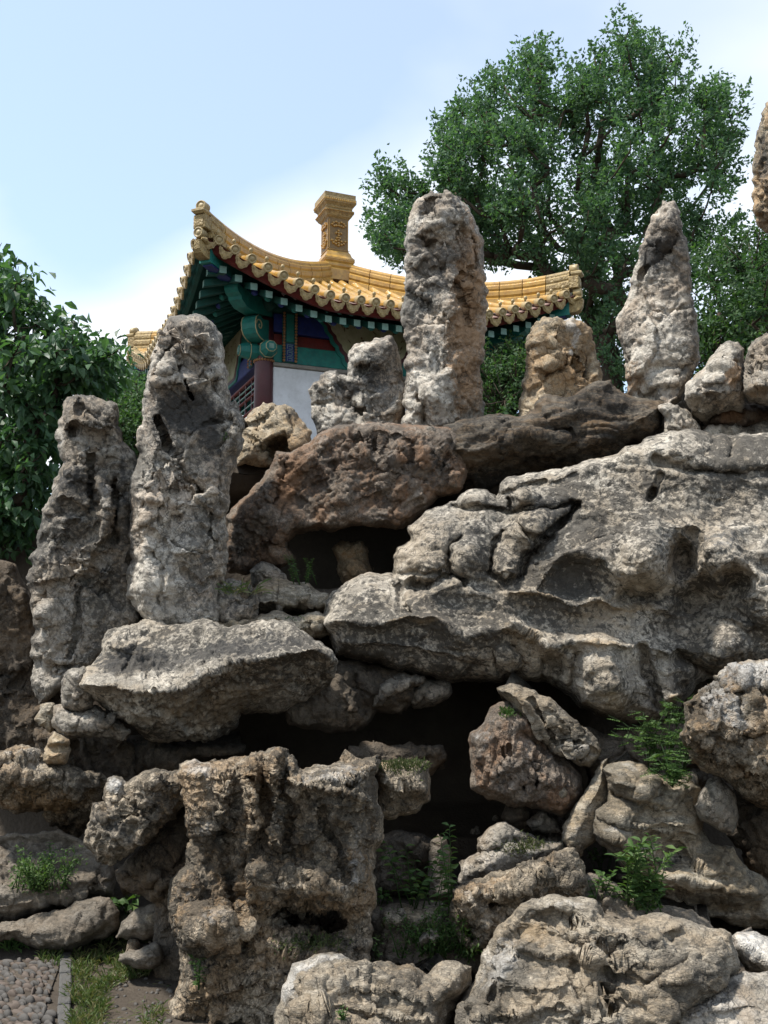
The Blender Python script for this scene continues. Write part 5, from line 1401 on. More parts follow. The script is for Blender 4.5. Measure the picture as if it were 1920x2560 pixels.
# ------------------------------------------------------------------ foliage
def leaf_material(name, a, b, c, trans=0.35, rough=0.5):
    m = bpy.data.materials.new(name)
    m.use_nodes = True
    nt = m.node_tree
    nt.nodes.clear()
    att = N(nt, 'ShaderNodeAttribute', attribute_name='tint')
    inf = N(nt, 'ShaderNodeObjectInfo').outputs['Random']
    f = math_(nt, 'ADD', att.outputs['Fac'], math_(nt, 'MULTIPLY', inf, 0.25))
    n1 = N(nt, 'ShaderNodeTexNoise', {'Scale': 0.9, 'Detail': 3.0, 'Vector': N(nt, 'ShaderNodeTexCoord').outputs['Object']}).outputs[0]
    f = math_(nt, 'ADD', math_(nt, 'MULTIPLY', f, .7), math_(nt, 'MULTIPLY', n1, .45))
    rp_ = nt.nodes.new('ShaderNodeValToRGB')
    nt.links.new(f, rp_.inputs[0])
    cr = rp_.color_ramp
    cr.elements.new(.5)
    for e, (p, col) in zip(cr.elements, ((.2, a), (.6, b), (.98, c))):
        e.position = p; e.color = (*col, 1)
    bs = N(nt, 'ShaderNodeBsdfPrincipled', {'Base Color': rp_.outputs[0], 'Roughness': rough})
    bs.inputs['Specular IOR Level'].default_value = 0.4
    tr = N(nt, 'ShaderNodeBsdfTranslucent', {'Color': mixc(nt, 1.0, rp_.outputs[0], (1.3, 1.5, .6), 'MULTIPLY')})
    mx = N(nt, 'ShaderNodeMixShader', {0: trans, 1: bs.outputs[0], 2: tr.outputs[0]})
    N(nt, 'ShaderNodeOutputMaterial', {'Surface': mx.outputs[0]})
    return m


LM = {
    'tree':  leaf_material('elm_leaves', (.024, .060, .036), (.052, .110, .060), (.095, .165, .085), .40, .75),
    'tree2': leaf_material('bright_tree_leaves', (.018, .048, .018), (.040, .088, .030), (.075, .130, .045), .35, .7),
    'near':  leaf_material('glossy_leaves', (.024, .060, .032), (.046, .102, .048), (.085, .155, .070), .38, .5),
    'weed':  leaf_material('weed_leaves', (.026, .062, .014), (.052, .105, .024), (.095, .150, .042), .35, .65),
    'dull':  leaf_material('dull_weed_leaves', (.030, .060, .018), (.055, .095, .028), (.100, .125, .050), .3),
    'grass': leaf_material('grass_blades', (.045, .075, .018), (.080, .120, .032), (.170, .150, .070), .3),
    'moss':  leaf_material('moss', (.025, .040, .012), (.050, .068, .018), (.085, .095, .030), .1, .9),
}


def unit(v): return v / (np.linalg.norm(v, axis=-1, keepdims=True) + 1e-9)


def leaves_mesh(name, pos, d, L, W, rng, fold=.25, tipw=.55, bend=.15):
    """many leaves: base, two side points, tip, folded along the midrib"""
    n = len(pos)
    d = unit(d)
    side = unit(np.cross(d, rng.normal(size=(n, 3)) * .5 + np.array([0, 0, 1.0])))
    up = np.cross(side, d)
    L = np.broadcast_to(L, n)[:, None]; W = np.broadcast_to(W, n)[:, None]
    mid = pos + d * L * .42
    v = np.stack([pos, mid + side * W * .5 + up * W * fold, pos + d * L * .8 + side * W * .5 * tipw - up * L * bend * .4 + up * W * fold * .5, pos + d * L - up * L * bend,
                  pos + d * L * .8 - side * W * .5 * tipw - up * L * bend * .4 + up * W * fold * .5, mid - side * W * .5 + up * W * fold, pos + d * L * .5 - up * L * bend * .1], 1)
    b = np.arange(n)[:, None] * 7
    q = np.concatenate([b + np.array([[0, 1, 6, 5]]) * 1], 0)
    tris = np.concatenate([b + [0, 6, 1], b + [1, 6, 2], b + [2, 6, 3], b + [3, 6, 4], b + [4, 6, 5], b + [5, 6, 0]], 0)
    me = mesh_np(name, v.reshape(-1, 3), None, tris, (), False)
    t = np.repeat(rng.random(n), 7).astype(np.float32)
    at_ = me.attributes.new('tint', 'FLOAT', 'POINT'); at_.data.foreach_set('value', t)
    return me


def simple_leaves(name, pos, d, L, W, rng):
    n = len(pos)
    d = unit(d)
    side = unit(np.cross(d, rng.normal(size=(n, 3))))
    L = np.broadcast_to(L, n)[:, None]; W = np.broadcast_to(W, n)[:, None]
    up = np.cross(side, d)
    v = np.stack([pos, pos + d * L * .45 + side * W * .5 + up * W * .2, pos + d * L, pos + d * L * .45 - side * W * .5 + up * W * .2], 1)
    b = np.arange(n)[:, None] * 4
    tris = np.concatenate([b + [0, 2, 1], b + [0, 3, 2]], 0)
    me = mesh_np(name, v.reshape(-1, 3), None, tris, (), False)
    t = np.repeat(rng.random(n), 4).astype(np.float32)
    at_ = me.attributes.new('tint', 'FLOAT', 'POINT'); at_.data.foreach_set('value', t)
    return me


def in_poly_points(poly, n, rng, inset=0):
    P = np.array(poly, float)
    out = []
    lo, hi = P.min(0), P.max(0)
    while len(out) < n:
        q = lo + (hi - lo) * rng.random((n * 3, 2))
        m = inside(q[:, 0], q[:, 1], P)
        if inset:
            dd, _ = seg_dist(q[:, 0], q[:, 1], np.vstack([P, P[:1]]))
            m &= dd > inset
        out += q[m].tolist()
    return np.array(out[:n])


def tree(name, label, frame, poly, Y, depth, base_px, base_z, n_clump, shoots, per, shoot_len, leaf, mat, seed, up=.9, inset=14, fork=.45, simple=True, trunk_r=.16, group=None, spread=.35, gap=0):
    rng = np.random.default_rng(seed)
    ox, oy, sc = FR[frame]
    P = [(ox + x / sc, oy + y / sc) for x, y in poly]
    q = in_poly_points(P, n_clump, rng, inset)
    PA = np.vstack([np.array(P), np.array(P[:1])])
    dd, _ = seg_dist(q[:, 0], q[:, 1], PA)
    thick = np.clip(dd / (dd.max() + 1e-6), .12, 1) ** .6
    cY = Y + (rng.random(n_clump) * 2 - 1) * depth * thick
    cen = at(q[:, 0], q[:, 1], cY)
    bx = at(ox + base_px / sc, 1280, Y)[0]
    base = np.array([bx, Y, base_z])
    top = cen[:, 2].max()
    low = cen[:, 2].min()
    fk = np.array([bx, Y, max(base_z + .3, low + (top - low) * (fork - .45))])
    nodes = [base, (base + fk) / 2 + rng.normal(size=3) * .05, fk]; par = [-1, 0, 1]
    order = np.argsort(np.linalg.norm(cen - fk, axis=1))
    for i in order:
        nd = np.array(nodes[2:])
        cst = np.linalg.norm(nd - cen[i], axis=1) + .35 * np.linalg.norm(nd - fk, axis=1) + 2.5 * np.maximum(0, nd[:, 2] - cen[i, 2])
        nodes.append(cen[i]); par.append(2 + int(cst.argmin()))
    cnt = np.ones(len(nodes))
    for i in range(len(nodes) - 1, 0, -1): cnt[par[i]] += cnt[i]
    root = empty(name, tuple(base)); tag(root, label, 'tree', group)
    b_ = MB()
    rad = trunk_r * (cnt / cnt[0]) ** .48
    for i in range(1, len(nodes)):
        a, c = nodes[par[i]], nodes[i]
        L_ = np.linalg.norm(c - a)
        md = (a + c) / 2 + np.array([0, 0, -.10 * L_]) * (1 if i > 2 else 0) + rng.normal(size=3) * .03 * L_
        r1 = max(rad[i], .006 * Y / 10)
        r0 = max(min(rad[par[i]], r1 * 1.5), r1)
        b_.tube([a - base, md - base, c - base], [r0, (r0 + r1) / 2, r1], 6 if rad[i] < .05 else 9)
    b_.build('trunk', M['wood'], root, True)
    # shoots
    axis = np.array([bx, Y, 0]); 
    out = cen - np.array([bx, Y, (low + top) / 2]); out = unit(out)
    ci = np.repeat(np.arange(n_clump), shoots)
    sd = unit(out[ci] * spread + np.array([0, 0, up]) + rng.normal(size=(len(ci), 3)) * .55)
    so = cen[ci] + rng.normal(size=(len(ci), 3)) * shoot_len * .42
    sl = shoot_len * (.5 + .7 * rng.random(len(ci)))
    li = np.repeat(np.arange(len(ci)), per)
    t = rng.random(len(li))
    pos = so[li] + sd[li] * (t * sl[li])[:, None] + rng.normal(size=(len(li), 3)) * leaf * .45
    dr = unit(rng.normal(size=(len(li), 3)) + sd[li] * .5 + np.array([0, 0, -.35]))
    Ls = leaf * (.7 + .6 * rng.random(len(li)))
    if simple:
        me = simple_leaves('crown', pos - base, dr, Ls, Ls * .55, rng)
        cr = link('crown', me, root, LM[mat]); cr['kind'] = 'stuff'
    else:
        dr = unit(dr * np.array([1, 1, .6]) + np.array([0, -.25, -.55]))
        near = np.argsort(pos[:, 1] + rng.random(len(pos)) * depth * 1.1)
        vis = near[:300]; rest = near[300:]
        me = leaves_mesh('crown', pos[rest] - base, dr[rest], Ls[rest], Ls[rest] * .58, rng)
        cr = link('crown', me, root, LM[mat]); cr['kind'] = 'stuff'
        one = leaves_mesh('leaf_shape', np.zeros((1, 3)), np.array([[1.0, 0, 0]]), 1.0, .58, np.random.default_rng(3)); one.materials.append(LM[mat])
        for j in vis:
            o = link('leaf', one, cr)
            X_ = Vector(dr[j]); Z_ = Vector((rng.normal() * .4, rng.normal() * .4, 1)); Y_ = Z_.cross(X_).normalized(); Z_ = X_.cross(Y_)
            mt = Matrix(((X_.x, Y_.x, Z_.x, 0), (X_.y, Y_.y, Z_.y, 0), (X_.z, Y_.z, Z_.z, 0), (0, 0, 0, 1)))
            o.matrix_local = Matrix.Translation(Vector(pos[j] - base)) @ mt @ Matrix.Scale(float(Ls[j]), 4)
    # twigs carrying the shoots
    sel = rng.choice(len(ci), min(len(ci), 420), replace=False)
    b_ = MB()
    for s in sel:
        a = cen[ci[s]] - base; c = so[s] + sd[s] * sl[s] * .9 - base
        b_.tube([a, (a + c) / 2 + np.array([0, 0, -.02]), c], [.010 * Y / 12, .007 * Y / 12, .003 * Y / 12], 4)
    o = b_.build('twigs', M['wood'], root, True); o['kind'] = 'stuff'
    return root


tree('broadleaf_tree', 'large dark green leafy tree rising behind the pavilion roof', '8',
     [(10, 940), (40, 840), (60, 700), (120, 665), (170, 705), (230, 745), (270, 745), (300, 640), (320, 540), (340, 470), (420, 400), (480, 335), (560, 300), (620, 280), (660, 240), (700, 205), (770, 215), (790, 262),
      (870, 280), (890, 222), (950, 192), (1010, 162), (1050, 112), (1120, 72), (1150, 122), (1210, 172), (1260, 182), (1310, 222), (1340, 272), (1390, 302), (1400, 342), (1470, 342), (1520, 332), (1550, 400), (1540, 500),
      (1570, 620), (1590, 760), (1590, 900), (1560, 960), (1480, 1000), (1400, 1020), (1380, 1150), (1360, 1560), (1020, 1580), (900, 1300), (700, 1120), (400, 1110), (60, 1110)],
     21.0, 3.4, 1030, 1.2, 370, 11, 20, .44, .105, 'tree', 11, 1.3, 20, .50, True, .26)
tree('broadleaf_tree', 'bright green tree at the right edge behind the pointed stone', '8',
     [(1385, 1480), (1385, 1250), (1410, 1130), (1450, 1070), (1500, 1015), (1580, 1005), (1680, 985), (1900, 1000), (1920, 1520), (1500, 1520)],
     15.5, 2.0, 1640, 1.5, 110, 9, 26, .5, .085, 'tree2', 12, .7, 16, .5, True, .14)
tree('broadleaf_tree', 'small green tree showing below the right eave of the pavilion', '2',
     [(830, 1720), (840, 1500), (860, 1400), (930, 1370), (980, 1300), (1060, 1270), (1120, 1240), (1200, 1200), (1200, 1720)],
     13.0, .8, 1000, 2.6, 46, 9, 26, .34, .062, 'tree2', 13, .7, 18, .5, True, .07)
tree('broadleaf_tree', 'glossy-leaved tree at the left edge beside the leaning stone', '3',
     [(-260, 60), (-120, 80), (40, 105), (90, 190), (190, 150), (240, 112), (310, 122), (330, 172), (400, 152), (450, 172), (520, 150), (560, 192), (630, 232), (650, 290), (600, 370), (520, 340), (430, 370), (425, 440),
      (500, 465), (520, 520), (600, 520), (740, 552), (800, 602), (770, 645), (745, 690), (800, 735), (800, 800), (780, 870), (735, 905), (725, 985), (560, 1010), (420, 1040), (400, 1250), (400, 1450), (330, 1600), (260, 1800), (200, 1900), (60, 1880), (-260, 1880)],
     8.4, .9, -60, .5, 140, 6, 9, .17, .100, 'near', 14, .35, 40, .42, False, .10, None, .5)
tree('broadleaf_tree', 'pale green distant tree seen in the gap between the two left stones', '3',
     [(620, 1330), (640, 1120), (700, 1030), (780, 1000), (860, 985), (940, 1000), (1040, 1010), (1100, 1330)],
     30.0, 1.6, 850, 1.0, 60, 9, 26, .6, .13, 'tree2', 15, .6, 12, .5, True, .16)
tree('broadleaf_tree', 'dark distant tree on the hillside above the pale one in the gap', '3',
     [(600, 1120), (660, 960), (740, 920), (800, 890), (880, 870), (960, 880), (1100, 900), (1100, 1120)],
     44.0, 2.0, 900, 1.0, 60, 9, 26, .9, .19, 'tree', 16, .6, 10, .5, True, .2)

# ------------------------------------------------------------------ weeds, grass and moss
bpy.context.view_layer.update()
DG = bpy.context.evaluated_depsgraph_get()


def hit(px, py):
    a, b = rays(px, py)
    d = Vector((float(a), 1.0, float(b))).normalized()
    ok, loc, nor, _, ob, _ = scene.ray_cast(DG, Vector(EYE) + d * .3, d, distance=60)
    return (loc, nor, ob) if ok else (None, None, None)


def weed(name, label, frame, x, y, h, kind, seed, mat='weed', n=6, spread=.45, leaf=.05, group=None, w=.0, Y=None):
    rng = np.random.default_rng(seed)
    ox, oy, sc = FR[frame]
    loc, nor, _ = hit(ox + x / sc, oy + y / sc)
    if Y: loc = Vector(at(ox + x / sc, oy + y / sc, Y))
    root = empty(name, loc - Vector((0, 0, .01)))
    tag(root, label, 'plant', group)
    pos, dr, Ls, Wr = [], [], [], []
    b_ = MB()
    for s in range(n):
        an = rng.uniform(0, 2 * math.pi); ti = spread * rng.uniform(.2, 1.1)
        d = np.array([math.cos(an) * ti, math.sin(an) * ti * .7 - .12, 1.0]); d /= np.linalg.norm(d)
        L_ = h * rng.uniform(.55, 1.05)
        o0 = np.array([rng.normal() * w, rng.normal() * w * .4, 0])
        droop = rng.uniform(.05, .35) * L_
        pt = lambda t: o0 + d * L_ * t + np.array([d[0], d[1], 0]) * droop * t * t * .8 - np.array([0, 0, droop * t ** 3 * .6])
        if kind != 'grass':
            b_.tube([pt(t) for t in np.linspace(0, 1, 5)], [.0035, .003, .0025, .002, .001], 5)
        if kind == 'herb':
            for t in np.linspace(.18, 1, max(4, int(L_ / (leaf * .45)))):
                for sd_ in (-1, 1):
                    a2 = rng.uniform(0, 6.28)
                    pos.append(pt(t)); dr.append([math.cos(a2), math.sin(a2) - .2, rng.uniform(.1, .7)]); Ls.append(leaf * rng.uniform(.6, 1.1)); Wr.append(.34)
        elif kind == 'twig':
            for i_, t in enumerate(np.linspace(.25, 1, max(4, int(L_ / (leaf * .55))))):
                sd_ = 1 if i_ % 2 else -1
                pos.append(pt(t)); dr.append([sd_ * .9, rng.normal() * .3 - .2, rng.uniform(-.1, .5)]); Ls.append(leaf * rng.uniform(.7, 1.1)); Wr.append(.52)
        elif kind == 'fern':
            for t in np.linspace(.25, 1, 5):
                a2 = rng.uniform(0, 6.28); q = np.array([math.cos(a2), math.sin(a2) * .8 - .3, rng.uniform(-.1, .5)]); q /= np.linalg.norm(q)
                sdv = np.cross(q, [0, 0, 1]); LL = leaf * 3.2 * rng.uniform(.7, 1.1)
                p0 = pt(t)
                b_.tube([p0, p0 + q * LL], [.0018, .001], 4)
                for tt in np.linspace(.2, 1, 6):
                    for sg in (-1, 1):
                        pos.append(p0 + q * LL * tt + np.array([0, 0, -.02 * tt])); dr.append(sdv * sg + q * .35); Ls.append(leaf * (1.1 - .4 * tt)); Wr.append(.5)
        elif kind == 'broad':
            for t in (.55, .8, 1.0):
                a2 = rng.uniform(0, 6.28)
                pos.append(pt(t)); dr.append([math.cos(a2), math.sin(a2) - .5, rng.uniform(-.25, .2)]); Ls.append(leaf * rng.uniform(.7, 1.1)); Wr.append(.85)
        elif kind == 'bush':
            for t in np.linspace(.1, 1, max(8, int(L_ / (leaf * .22)))):
                pos.append(pt(t) + rng.normal(size=3) * leaf * .8); dr.append(rng.normal(size=3) + [0, -.3, .4]); Ls.append(leaf * rng.uniform(.6, 1.1)); Wr.append(.5)
        elif kind == 'grass':
            for _ in range(5):
                q = d + rng.normal(size=3) * .28
                pos.append(o0 + rng.normal(size=3) * [.02, .01, 0]); dr.append(q); Ls.append(L_ * rng.uniform(.6, 1.1)); Wr.append(.055)
    pos = np.array(pos); dr = np.array(dr, float); Ls = np.array(Ls)
    me = leaves_mesh('foliage', pos, dr, Ls, Ls * np.array(Wr), rng, .2, .5, .45 if kind == 'grass' else .18)
    f = link('foliage', me, root, LM[mat]); f['kind'] = 'stuff'
    if b_.v: b_.build('stem', LM[mat], root, True)
    return root


def moss(label, frame, spots, seed, size=.02, mat='moss', n=160, name='moss_patch', cat='moss', sx=20, sy=8):
    """a low cushion of tiny leaves growing on whatever stone it lies on"""
    rng = np.random.default_rng(seed)
    ox, oy, sc = FR[frame]
    pos, dr = [], []
    for (x, y) in spots:
        for _ in range(n):
            loc, nor, ob = hit(ox + (x + rng.normal() * sx) / sc, oy + (y + rng.normal() * sy) / sc)
            if loc is None: continue
            pos.append(np.array(loc)); dr.append(np.array(nor) * .9 + rng.normal(size=3) * .5 + [0, 0, .4])
    pos = np.array(pos); md = np.median(pos[:, 1]); k_ = np.abs(pos[:, 1] - md) < .35
    pos, dr = pos[k_], np.array(dr)[k_]
    c = pos.mean(0); c[2] = pos[:, 2].min()
    me = simple_leaves(name, pos - c, dr, size * (.5 + rng.random(len(pos))), size * .35, rng)
    o = link(name, me, None, LM[mat]); o.location = c
    tag(o, label, cat, None, 'stuff')


weed('fern', 'light green fern hanging over the grey ledged rock at right', '9', 900, 1000, .24, 'fern', 1, 'weed', 9, .9, .026, Y=5.25)
weed('fern', 'bushy fern growing against the cliff foot beside the pitted boulder', '9', 900, 860, .38, 'fern', 2, 'weed', 14, .65, .028, None, .05, Y=5.55)
weed('fern', 'pale fern on the earthy bank left of the bushy fern', '9', 740, 760, .30, 'fern', 3, 'weed', 9, .8, .026, None, .04, Y=5.6)
weed('fern', 'high fern tuft under the cliff edge above the other ferns', '9', 930, 520, .18, 'fern', 4, 'weed', 5, .5, .022, Y=5.75)
weed('weed', 'tiny weed in the dark notch beside the big right boulder', '9', 1190, 190, .09, 'broad', 5, 'weed', 4, .5, .03)
weed('weed', 'tall willow-leaved weed below the grey ledged rock', '9', 640, 1960, .40, 'herb', 6, 'weed', 9, .45, .065, None, .04)
weed('weed', 'upright narrow-leaved weed in front of the dark shelf', '9', 780, 1970, .46, 'herb', 7, 'weed', 3, .22, .055, None, .02)
weed('weed', 'low spreading weed at the right of the narrow-leaved weed', '9', 720, 2000, .20, 'herb', 8, 'weed', 10, .9, .055, None, .06)
weed('weed', 'rounded-leaved creeper on the rock left of the tall weeds', '9', 350, 1690, .22, 'broad', 9, 'weed', 9, .5, .040, None, .03)
weed('weed', 'weed with pointed leaves behind the pale foreground boulder', '9', 320, 1905, .16, 'herb', 10, 'weed', 6, .8, .055, None, .04)
weed('sapling', 'thin sapling with paired leaves standing in front of the cave', '7', 250, 1000, .34, 'twig', 11, 'weed', 9, .6, .048, None, .05)
weed('sapling', 'taller straight sapling beside the narrow cave stone', '7', 345, 1120, .62, 'twig', 12, 'weed', 4, .2, .046, None, .03)
weed('shrub', 'sparse feathery shrub on the gravel between pier and hollow rock', '7', 270, 1180, .26, 'bush', 13, 'weed', 26, .9, .022, None, .12)
weed('shrub', 'green shrub clump at the foot of the hollow rock', '7', 400, 1200, .16, 'bush', 14, 'weed', 22, .8, .024, None, .09)
weed('weed', 'leafy weed in the shadow at the right foot of the pier', '6', 1590, 1350, .13, 'broad', 15, 'weed', 7, .6, .040, None, .03)
weed('weed', 'round bushy weed on the upper bedrock slope', '6', 165, 1275, .24, 'bush', 16, 'weed', 34, .75, .022, None, .08)
weed('weed', 'single tall stem rising from the bushy weed', '6', 205, 1200, .22, 'twig', 17, 'weed', 2, .2, .026)
weed('weed', 'broad-leaved weed at the tip of the bedrock hump', '6', 512, 1390, .14, 'broad', 18, 'weed', 12, .65, .060, None, .04)
weed('grass_tuft', 'long-bladed grass tuft at the left end of the path', '6', 60, 1530, .16, 'grass', 19, 'weed', 12, .9, .05, None, .04)
weed('grass_tuft', 'small grass tuft beside the bedrock hump above the lawn', '6', 440, 1500, .12, 'grass', 20, 'weed', 8, .5, .05, None, .03)
weed('weed', 'upright weed growing out of the pier base', '6', 825, 1690, .16, 'herb', 21, 'weed', 3, .3, .032)
weed('weed', 'tiny yellow-green weed on the cream foreground rock', '6', 1425, 1820, .07, 'herb', 22, 'weed', 5, .8, .024)
weed('weed', 'yellow-flecked weed in front of the dark hollow', '4', 485, 1110, .22, 'twig', 23, 'weed', 7, .6, .020, None, .03)
weed('grass_tuft', 'dry grass tuft at the foot of the broad upright boulder', '4', 120, 1170, .14, 'grass', 24, 'grass', 14, .9, .03, None, .08)
weed('grass_tuft', 'grass tuft in the notch between the two left standing stones', '3', 790, 1250, .12, 'grass', 25, 'weed', 8, .5, .03, None, .02)
weed('weed', 'small weed rooted in the side of the broad upright boulder', '3', 1370, 1230, .07, 'grass', 26, 'weed', 4, .8, .03)
weed('grass_tuft', 'tiny grass tuft on the ledge below the slab and cliff', '4', 470, 1310, .05, 'grass', 27, 'weed', 10, 1.0, .03, None, .06)
moss('green moss cushion on top of the block beside the pier', '7', [(150, 430), (220, 425)], 31, .018, sx=34, sy=16, n=380)
moss('small moss tuft on the round bored boulder', '7', [(600, 215)], 32, .022, 'weed', 160, sx=16, sy=9)
moss('dark moss in the hollow foot of the pier', '6', [(1330, 1500), (1240, 1520)], 33, .018, sx=55, sy=18, n=300)
moss('moss on the ledge of the shaded rock by the cave mouth', '7', [(700, 745), (640, 770)], 34, .018, sx=40, sy=12, n=240)

# small stones wedged into the joints
rng = np.random.default_rng(71)
wedge = []
for s in range(4):
    r_ = np.random.default_rng(80 + s); prs = []
    for lat in np.linspace(-1, 1, 9):
        cr_ = math.sqrt(max(0, 1 - lat * lat)) + .03
        prs.append([np.array([cr_ * math.cos(a), cr_ * math.sin(a), lat]) for a in [2 * math.pi * i / 14 for i in range(14)]])
    P_ = np.array(prs).reshape(-1, 3)
    dd = displacement(P_ * .3 + s * 5.1, dict(plane=(.30, .35), facet2=(.10, .12), crag=(.03, .1)))
    P_ = P_ * (1 + np.clip(dd, -.5, .5))[:, None]
    b_ = MB(); b_.rings([[tuple(v) for v in row] for row in P_.reshape(9, 14, 3)])
    o = b_.build('wedge_shape', RM[('grey', 'layer', 'porous', 'cliff')[s]], None, True); wedge.append(o.data); bpy.data.objects.remove(o)
    wedge[-1].attributes.new('tone', 'FLOAT_COLOR', 'POINT').data.foreach_set('color', np.tile([0, 0, 0, 1], len(P_)).astype(np.float32))
for i, (x, y, where) in enumerate([
        (700, 1515, 'on the ledge below the brown slab, leftmost of its pair'), (760, 1500, 'on the ledge below the brown slab, beside the cliff tip'), (610, 1480, 'at the right foot of the broad upright boulder'),
        (1240, 2050, 'in the joint under the round bored boulder'), (1190, 2085, 'on the shaded rock by the cave mouth'), (1405, 1985, 'between the round boulder and the leaning tan stone'),
        (1440, 2120, 'at the foot of the leaning tan stone'), (1560, 2200, 'under the lowest shelf of the ledged rock'), (1735, 1950, 'between the ledged rock and the big pitted boulder'),
        (330, 1790, 'beneath the left tip of the overhanging slab'), (180, 1905, 'on the wide boulder at the far left edge'), (1010, 2290, 'on the gravel in front of the cave'), (1080, 2340, 'on the gravel under the tall sapling'),
        (380, 2300, 'at the left foot of the blocky pier'), (330, 2370, 'at the lawn edge beside the low flat stone'), (1690, 1070, 'on the cliff top at right'), (1080, 1075, 'at the foot of the tallest upright stone')]):
    loc, nor, ob = hit(x, y)
    if loc is None: continue
    o = link('wedged_stone', wedge[i % 4])
    s_ = rng.uniform(.022, .045)
    o.location = loc + Vector((0, .012, 0)); o.rotation_euler = (rng.uniform(0, 6), rng.uniform(0, 6), rng.uniform(0, 6)); o.scale = (s_ * 1.3, s_, s_ * .75)
    tag(o, 'small loose stone ' + where, 'stone', 'small stones wedged in the joints')

# lawn patch beside the path: far too many blades to count
rng = np.random.default_rng(41)
lawn = in_poly_points([(172, 2560), (176, 2440), (190, 2380), (250, 2350), (330, 2340), (400, 2370), (395, 2440), (330, 2450), (270, 2480), (255, 2570), (230, 2640), (170, 2640)], 4200, rng)
lawn = np.vstack([lawn, in_poly_points([(350, 2560), (380, 2530), (410, 2520), (410, 2640), (350, 2640)], 260, rng), in_poly_points([(100, 2385), (150, 2385), (150, 2420), (100, 2415)], 160, rng)])
gp = np.array([on_ground(a, b, .0) for a, b in lawn])
clump = fbm(gp / .12, 2)
gp = gp[clump > -.15]
dirs = rng.normal(size=gp.shape) * [.55, .55, .2] + [0, 0, 1]
o = link('grass', leaves_mesh('grass', gp, dirs, .02 + .055 * rng.random(len(gp)), .006, rng, .1, .5, .35), None, LM['grass'])
tag(o, 'short green lawn grass between the pebble path and the pier', 'grass', None, 'stuff')
sp = in_poly_points([(270, 2500), (420, 2440), (430, 2560), (420, 2640), (240, 2640)], 40, rng)
gp = np.array([on_ground(a, b, .012) for a, b in sp])
o = link('straw', leaves_mesh('straw', gp, rng.normal(size=gp.shape) * [1, 1, .06], .03 + .07 * rng.random(len(gp)), .004, rng, .1, .5, .1), None, LM['grass'])
tag(o, 'dry straw scattered on the bare soil beside the lawn', 'straw', None, 'stuff')

# ------------------------------------------------------------------ pebble path with a brick kerb
ka, kb_ = on_ground(166, 2392), on_ground(158, 2620)
path = link('path', mesh_np('path', np.array([[-3.4, 3.6, .006], [kb_[0], 3.6, .006], [ka[0], 5.32, .006], [-3.4, 5.40, .006]]), np.array([[0, 1, 2, 3]]), None, (), False), None, M['soil'])
tag(path, kind='structure')
shapes = []
for s in range(5):
    r_ = np.random.default_rng(50 + s); b_ = MB(); prs = []
    for lat in (-.35, .15, .6, .9, 1.0):
        cr_ = math.cos(lat * math.pi / 2)
        prs.append([(cr_ * math.cos(a) * (1 + .12 * r_.normal()), cr_ * math.sin(a) * (1 + .12 * r_.normal()), math.sin(lat * math.pi / 2)) for a in [2 * math.pi * i / 8 for i in range(8)]])
    b_.rings(prs)
    o = b_.build('pebble_shape', M['pebble'] if s % 2 else M['pebble2'], None, True); shapes.append(o.data); bpy.data.objects.remove(o)
rng = np.random.default_rng(52)
spots = []
for yy in np.arange(4.35, 5.32, .033):
    for xx in np.arange(-2.02, -1.30, .044):
        q = np.array([xx + rng.normal() * .008 + (.022 if int(yy / .033) % 2 else 0), yy + rng.normal() * .006])
        edge_x = kb_[0] + (ka[0] - kb_[0]) * (q[1] - kb_[1]) / (ka[1] - kb_[1])
        if q[0] < edge_x - .055 and q[0] > -(.384 * q[1] + .06): spots.append(q)
spots = sorted(spots, key=lambda q: q[1])
print('pebbles', len(spots))
for i, q in enumerate(spots[:300]):
    put(shapes[i % 5], 'pebble', path, Matrix.Translation((q[0], q[1], .004)) @ Matrix.Rotation(R(-34) + rng.normal() * .28, 4, 'Z') @ Matrix.Diagonal((.031 * rng.uniform(.7, 1.25), .0135 * rng.uniform(.75, 1.3), .017 * rng.uniform(.5, 1.6), 1)) @ Matrix.Scale(float(rng.choice([.7, .9, 1.0, 1.15])), 4))
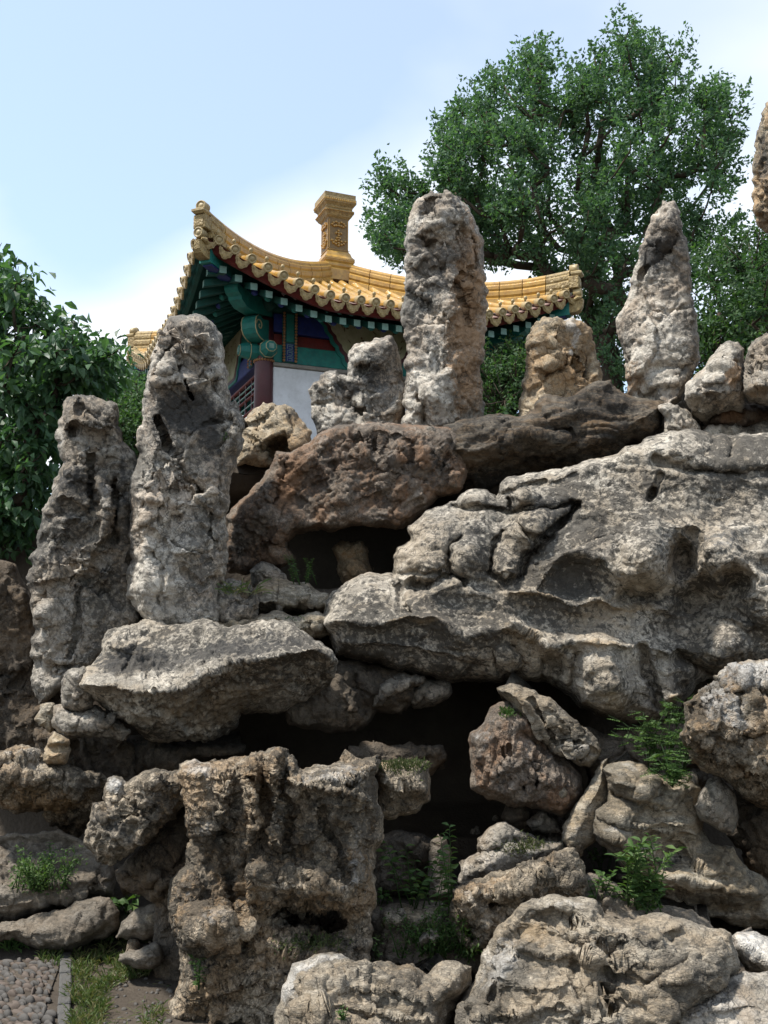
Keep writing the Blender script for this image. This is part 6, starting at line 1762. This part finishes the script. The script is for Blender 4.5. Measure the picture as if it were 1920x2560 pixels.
if len(spots) > 300:
    b_ = MB()
    for q in spots[300:]:
        sh = shapes[rng.integers(5)]
        mt = Matrix.Translation((q[0], q[1], .004)) @ Matrix.Rotation(R(-34) + rng.normal() * .28, 4, 'Z') @ Matrix.Diagonal((.027 * rng.uniform(.75, 1.2), .0165 * rng.uniform(.8, 1.2), .016, 1))
        b_.add([mt @ v.co for v in sh.vertices], [tuple(p.vertices) for p in sh.polygons], 0)
    o = b_.build('far_pebbles', M['pebble'], path, True); o['kind'] = 'stuff'
kd = Vector(kb_ - ka); KL = kd.length; kd.normalize()
nk = int(KL / .105)
for i in range(nk):
    L_ = KL / nk
    b_ = MB(); b_.box(-.028, .028, .003, L_ - .004, -.03, .022, 0, .006)
    o = b_.build('kerb_brick', M['kerb'], path)
    p0 = Vector(ka) + kd * L_ * i
    X_ = Vector((-kd.y, kd.x, 0))
    o.matrix_local = Matrix(((X_.x, kd.x, 0, p0.x + random.uniform(-.004, .004)), (X_.y, kd.y, 0, p0.y), (0, 0, 1, .004 + random.uniform(-.003, .004)), (0, 0, 0, 1))) @ Matrix.Rotation(random.uniform(-.03, .03), 4, 'Z')
# loose gravel on the soil
rng = np.random.default_rng(61)
b_ = MB()
gs = np.vstack([in_poly_points([(240, 2480), (430, 2420), (430, 2560), (400, 2640), (180, 2640)], 110, rng), in_poly_points([(950, 2280), (1120, 2250), (1140, 2380), (960, 2400)], 130, rng)])
for a, c in gs:
    loc, nor, ob = hit(a, c)
    if loc is None or ob is None or ob.name.split('.')[0] != 'ground': continue
    sz = rng.uniform(.005, .017)
    mt = Matrix.Translation(loc) @ Matrix.Rotation(rng.uniform(0, 6), 4, 'Z') @ Matrix.Diagonal((sz, sz * .8, sz * .7, 1))
    sh = shapes[rng.integers(5)]
    b_.add([mt @ v.co for v in sh.vertices], [tuple(p.vertices) for p in sh.polygons], 0)
if b_.v:
    o = b_.build('gravel', M['pebble2'], None, True); tag(o, 'loose grey gravel on the bare soil among the rocks', 'gravel', None, 'stuff')
